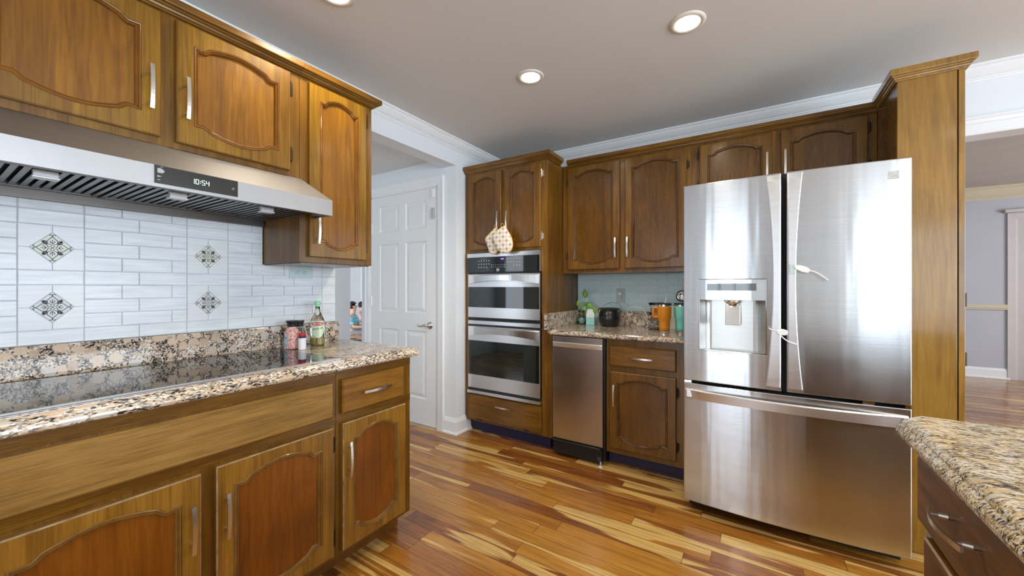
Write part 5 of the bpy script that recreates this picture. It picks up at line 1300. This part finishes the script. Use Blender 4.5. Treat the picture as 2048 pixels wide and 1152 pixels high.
# ================================================================== living room glimpse
def person(name, label, head, facing, shirt, hair, lean=0, child=1.0, arm=None, legs=None):
    """seated figure; head = centre of the head, facing = unit vector in plan"""
    h = Vector(head); f = Vector((facing[0], facing[1], 0)).normalized(); s = Vector((-f.y, f.x, 0)); U = Vector((0, 0, 1)); k = child
    t = thing(name, label, 'person', (h.x, h.y, h.z-.60*k))
    SK = paint('skin', (.62, .38, .28), .5); 
    me = bpy.data.meshes.new('body'); hip = h-U*.58*k-f*(.05+lean*.0)*k; chest = h-U*.27*k-f*.02*k; neck = h-U*.13*k
    V = [hip, hip+U*.15*k, chest, neck, h-U*.03*k, h+U*.05*k]; R = [(.13, .11), (.115, .095), (.14, .10), (.045, .045), (.075, .085), (.07, .08)]; E = [(0, 1), (1, 2), (2, 3), (3, 4), (4, 5)]
    def chain(start, pts, rs):
        p = start
        for q, r in zip(pts, rs): V.append(q); R.append((r, r)); E.append((p, len(V)-1)); p = len(V)-1
    for sg in (1, -1):
        sh = chest+U*.05*k+s*sg*.15*k
        el = sh-U*.20*k+f*.10*k; ha = el+f*.18*k+U*.00*k-s*sg*.06*k
        chain(2, [sh, el, ha, ha+f*.07*k], [.05*k, .037*k, .026*k, .03*k])
        kn = hip+f*.36*k+s*sg*.11*k+U*.03*k; an = kn-U*.30*k+f*.02*k
        chain(0, [hip+s*sg*.08*k+f*.05*k, kn, an, an+f*.12*k-U*.02*k], [.085*k, .06*k, .04*k, .035*k])
    me.from_pydata([v-WL[t] for v in V], E, []); me.materials.append(SK)
    o = bpy.data.objects.new('body', me); C.objects.link(o); o.parent = t; WL[o] = WL[t]
    m = o.modifiers.new('k', 'SKIN'); m.use_smooth_shade = True
    for i, r in enumerate(R): me.skin_vertices[0].data[i].radius = (r[0]*(k if i < 6 else 1), r[1]*(k if i < 6 else 1))
    me.skin_vertices[0].data[0].use_root = True
    o.modifiers.new('s', 'SUBSURF').levels = 1; o.modifiers[-1].render_levels = 2
    # fingers
    # face : nose, eyes
    bm = bmesh.new()
    bmesh.ops.create_uvsphere(bm, u_segments=20, v_segments=14, radius=1)
    for v in bm.verts:
        c = v.co.copy(); v.co = h-f*.012*k+U*.035*k+(f*c.x*.10+s*c.y*.088+U*c.z*.098)*k
    bmesh.ops.delete(bm, geom=[v for v in bm.verts if (v.co-h).dot(f) > .045*k and (v.co-h).z < .075*k or (v.co-h).z < -.055*k], context='VERTS')
    hr = mk('hair', bm, paint('dark_hair', hair, .6), t, smooth=True); hr.modifiers.new('t', 'SOLIDIFY').thickness = .006
    bm = bmesh.new(); bmesh.ops.create_uvsphere(bm, u_segments=10, v_segments=8, radius=.014*k)
    bmesh.ops.translate(bm, verts=bm.verts, vec=h+f*.087*k+U*.005*k); mk('nose', bm, SK, t, smooth=True)
    for sg in (1, -1):
        bm = bmesh.new(); bmesh.ops.create_uvsphere(bm, u_segments=8, v_segments=6, radius=.010*k); bmesh.ops.translate(bm, verts=bm.verts, vec=h+f*.074*k+s*sg*.030*k+U*.028*k); mk('eye', bm, paint('eye_dark', (.03, .02, .02), .2), t, smooth=True)
    # shirt
    bm = bmesh.new(); L = []
    for c, rx, ry in ((hip-U*.02*k, .15, .125), (hip+U*.15*k, .138, .115), (chest, .160, .120), (chest+U*.07*k, .150, .100), (neck-U*.03*k, .07, .06)):
        L.append([c+(s*math.cos(2*math.pi*i/24)*rx+f*math.sin(2*math.pi*i/24)*ry)*k for i in range(24)])
    skin(bm, L, False, False)
    for sg in (1, -1):
        sh = chest+U*.05*k+s*sg*.15*k; el = sh-U*.20*k+f*.10*k; tube(bm, [chest+U*.04*k+s*sg*.10*k, sh, sh+(el-sh)*.7], [.06*k, .062*k, .056*k], 14, cap=False)
    mk('shirt', bm, shirt, t, smooth=True)
    bm = bmesh.new()
    for sg in (1, -1):
        kn = hip+f*.36*k+s*sg*.11*k+U*.03*k; tube(bm, [hip+s*sg*.075*k, hip+s*sg*.085*k+f*.12*k, kn, kn-U*.12*k], [.105*k, .10*k, .072*k, .062*k], 14)
    mk('trousers', bm, paint('grey_cloth', (.20, .21, .24), .8), t, smooth=True)
    return t
cR = (.845, .534)
teal = paint('teal_patterned_cloth', (.22, .50, .58), .8, var=.55, vscale=22)
person('person', 'seated person with short dark hair in a teal patterned shirt, seen through the hallway', (-7.055, 4.985, .800), cR, teal, (.012, .010, .012), child=.95)
person('person', 'second seated person with dark hair and pink top beside the hall door casing', (-7.98, 5.89, .765), (.845, .534), paint('pink_cloth', (.60, .42, .46), .8), (.012, .010, .012), child=.85)
# sofa under them
def rbox(bm, c, d, sx, sy, z0, z1):
    c = Vector((c[0], c[1])); d = Vector(d).normalized(); n = Vector((-d.y, d.x)); P = [c+d*a*sx/2+n*b*sy/2 for a, b in ((-1, -1), (1, -1), (1, 1), (-1, 1))]
    prism(bm, [(p.x, p.y, z0) for p in P], [(p.x, p.y, z1) for p in P])
t = thing('floor_cushion', 'grey seat cushion in the living room under the person in teal', 'cushion', (-7.1, 4.95, 0))
bm = bmesh.new(); rbox(bm, (-7.10, 4.955), cR, .42, .42, .0, .115); mk('seat_cushion', bm, paint('sofa_grey', (.32, .35, .38), .85), t, bev=.03, seg=3)
t = thing('side_table', 'low wooden table in front of the living room sofa, glimpsed through the hallway', 'table', (-6.45, 4.55, 0)); c0 = (-6.50, 4.60)
bm = bmesh.new(); rbox(bm, c0, cR, .8, .4, .27, .30); mk('table_top', bm, wood('table_wood', (.20, .09, .03), (.36, .18, .07), (.45, .25, .10), 'H'), t, bev=.004)
for sa in (-1, 1):
    bm = bmesh.new(); rbox(bm, (c0[0]+cR[0]*.35*sa, c0[1]+cR[1]*.35*sa), cR, .05, .36, 0, .27); mk('leg', bm, W_P, t)
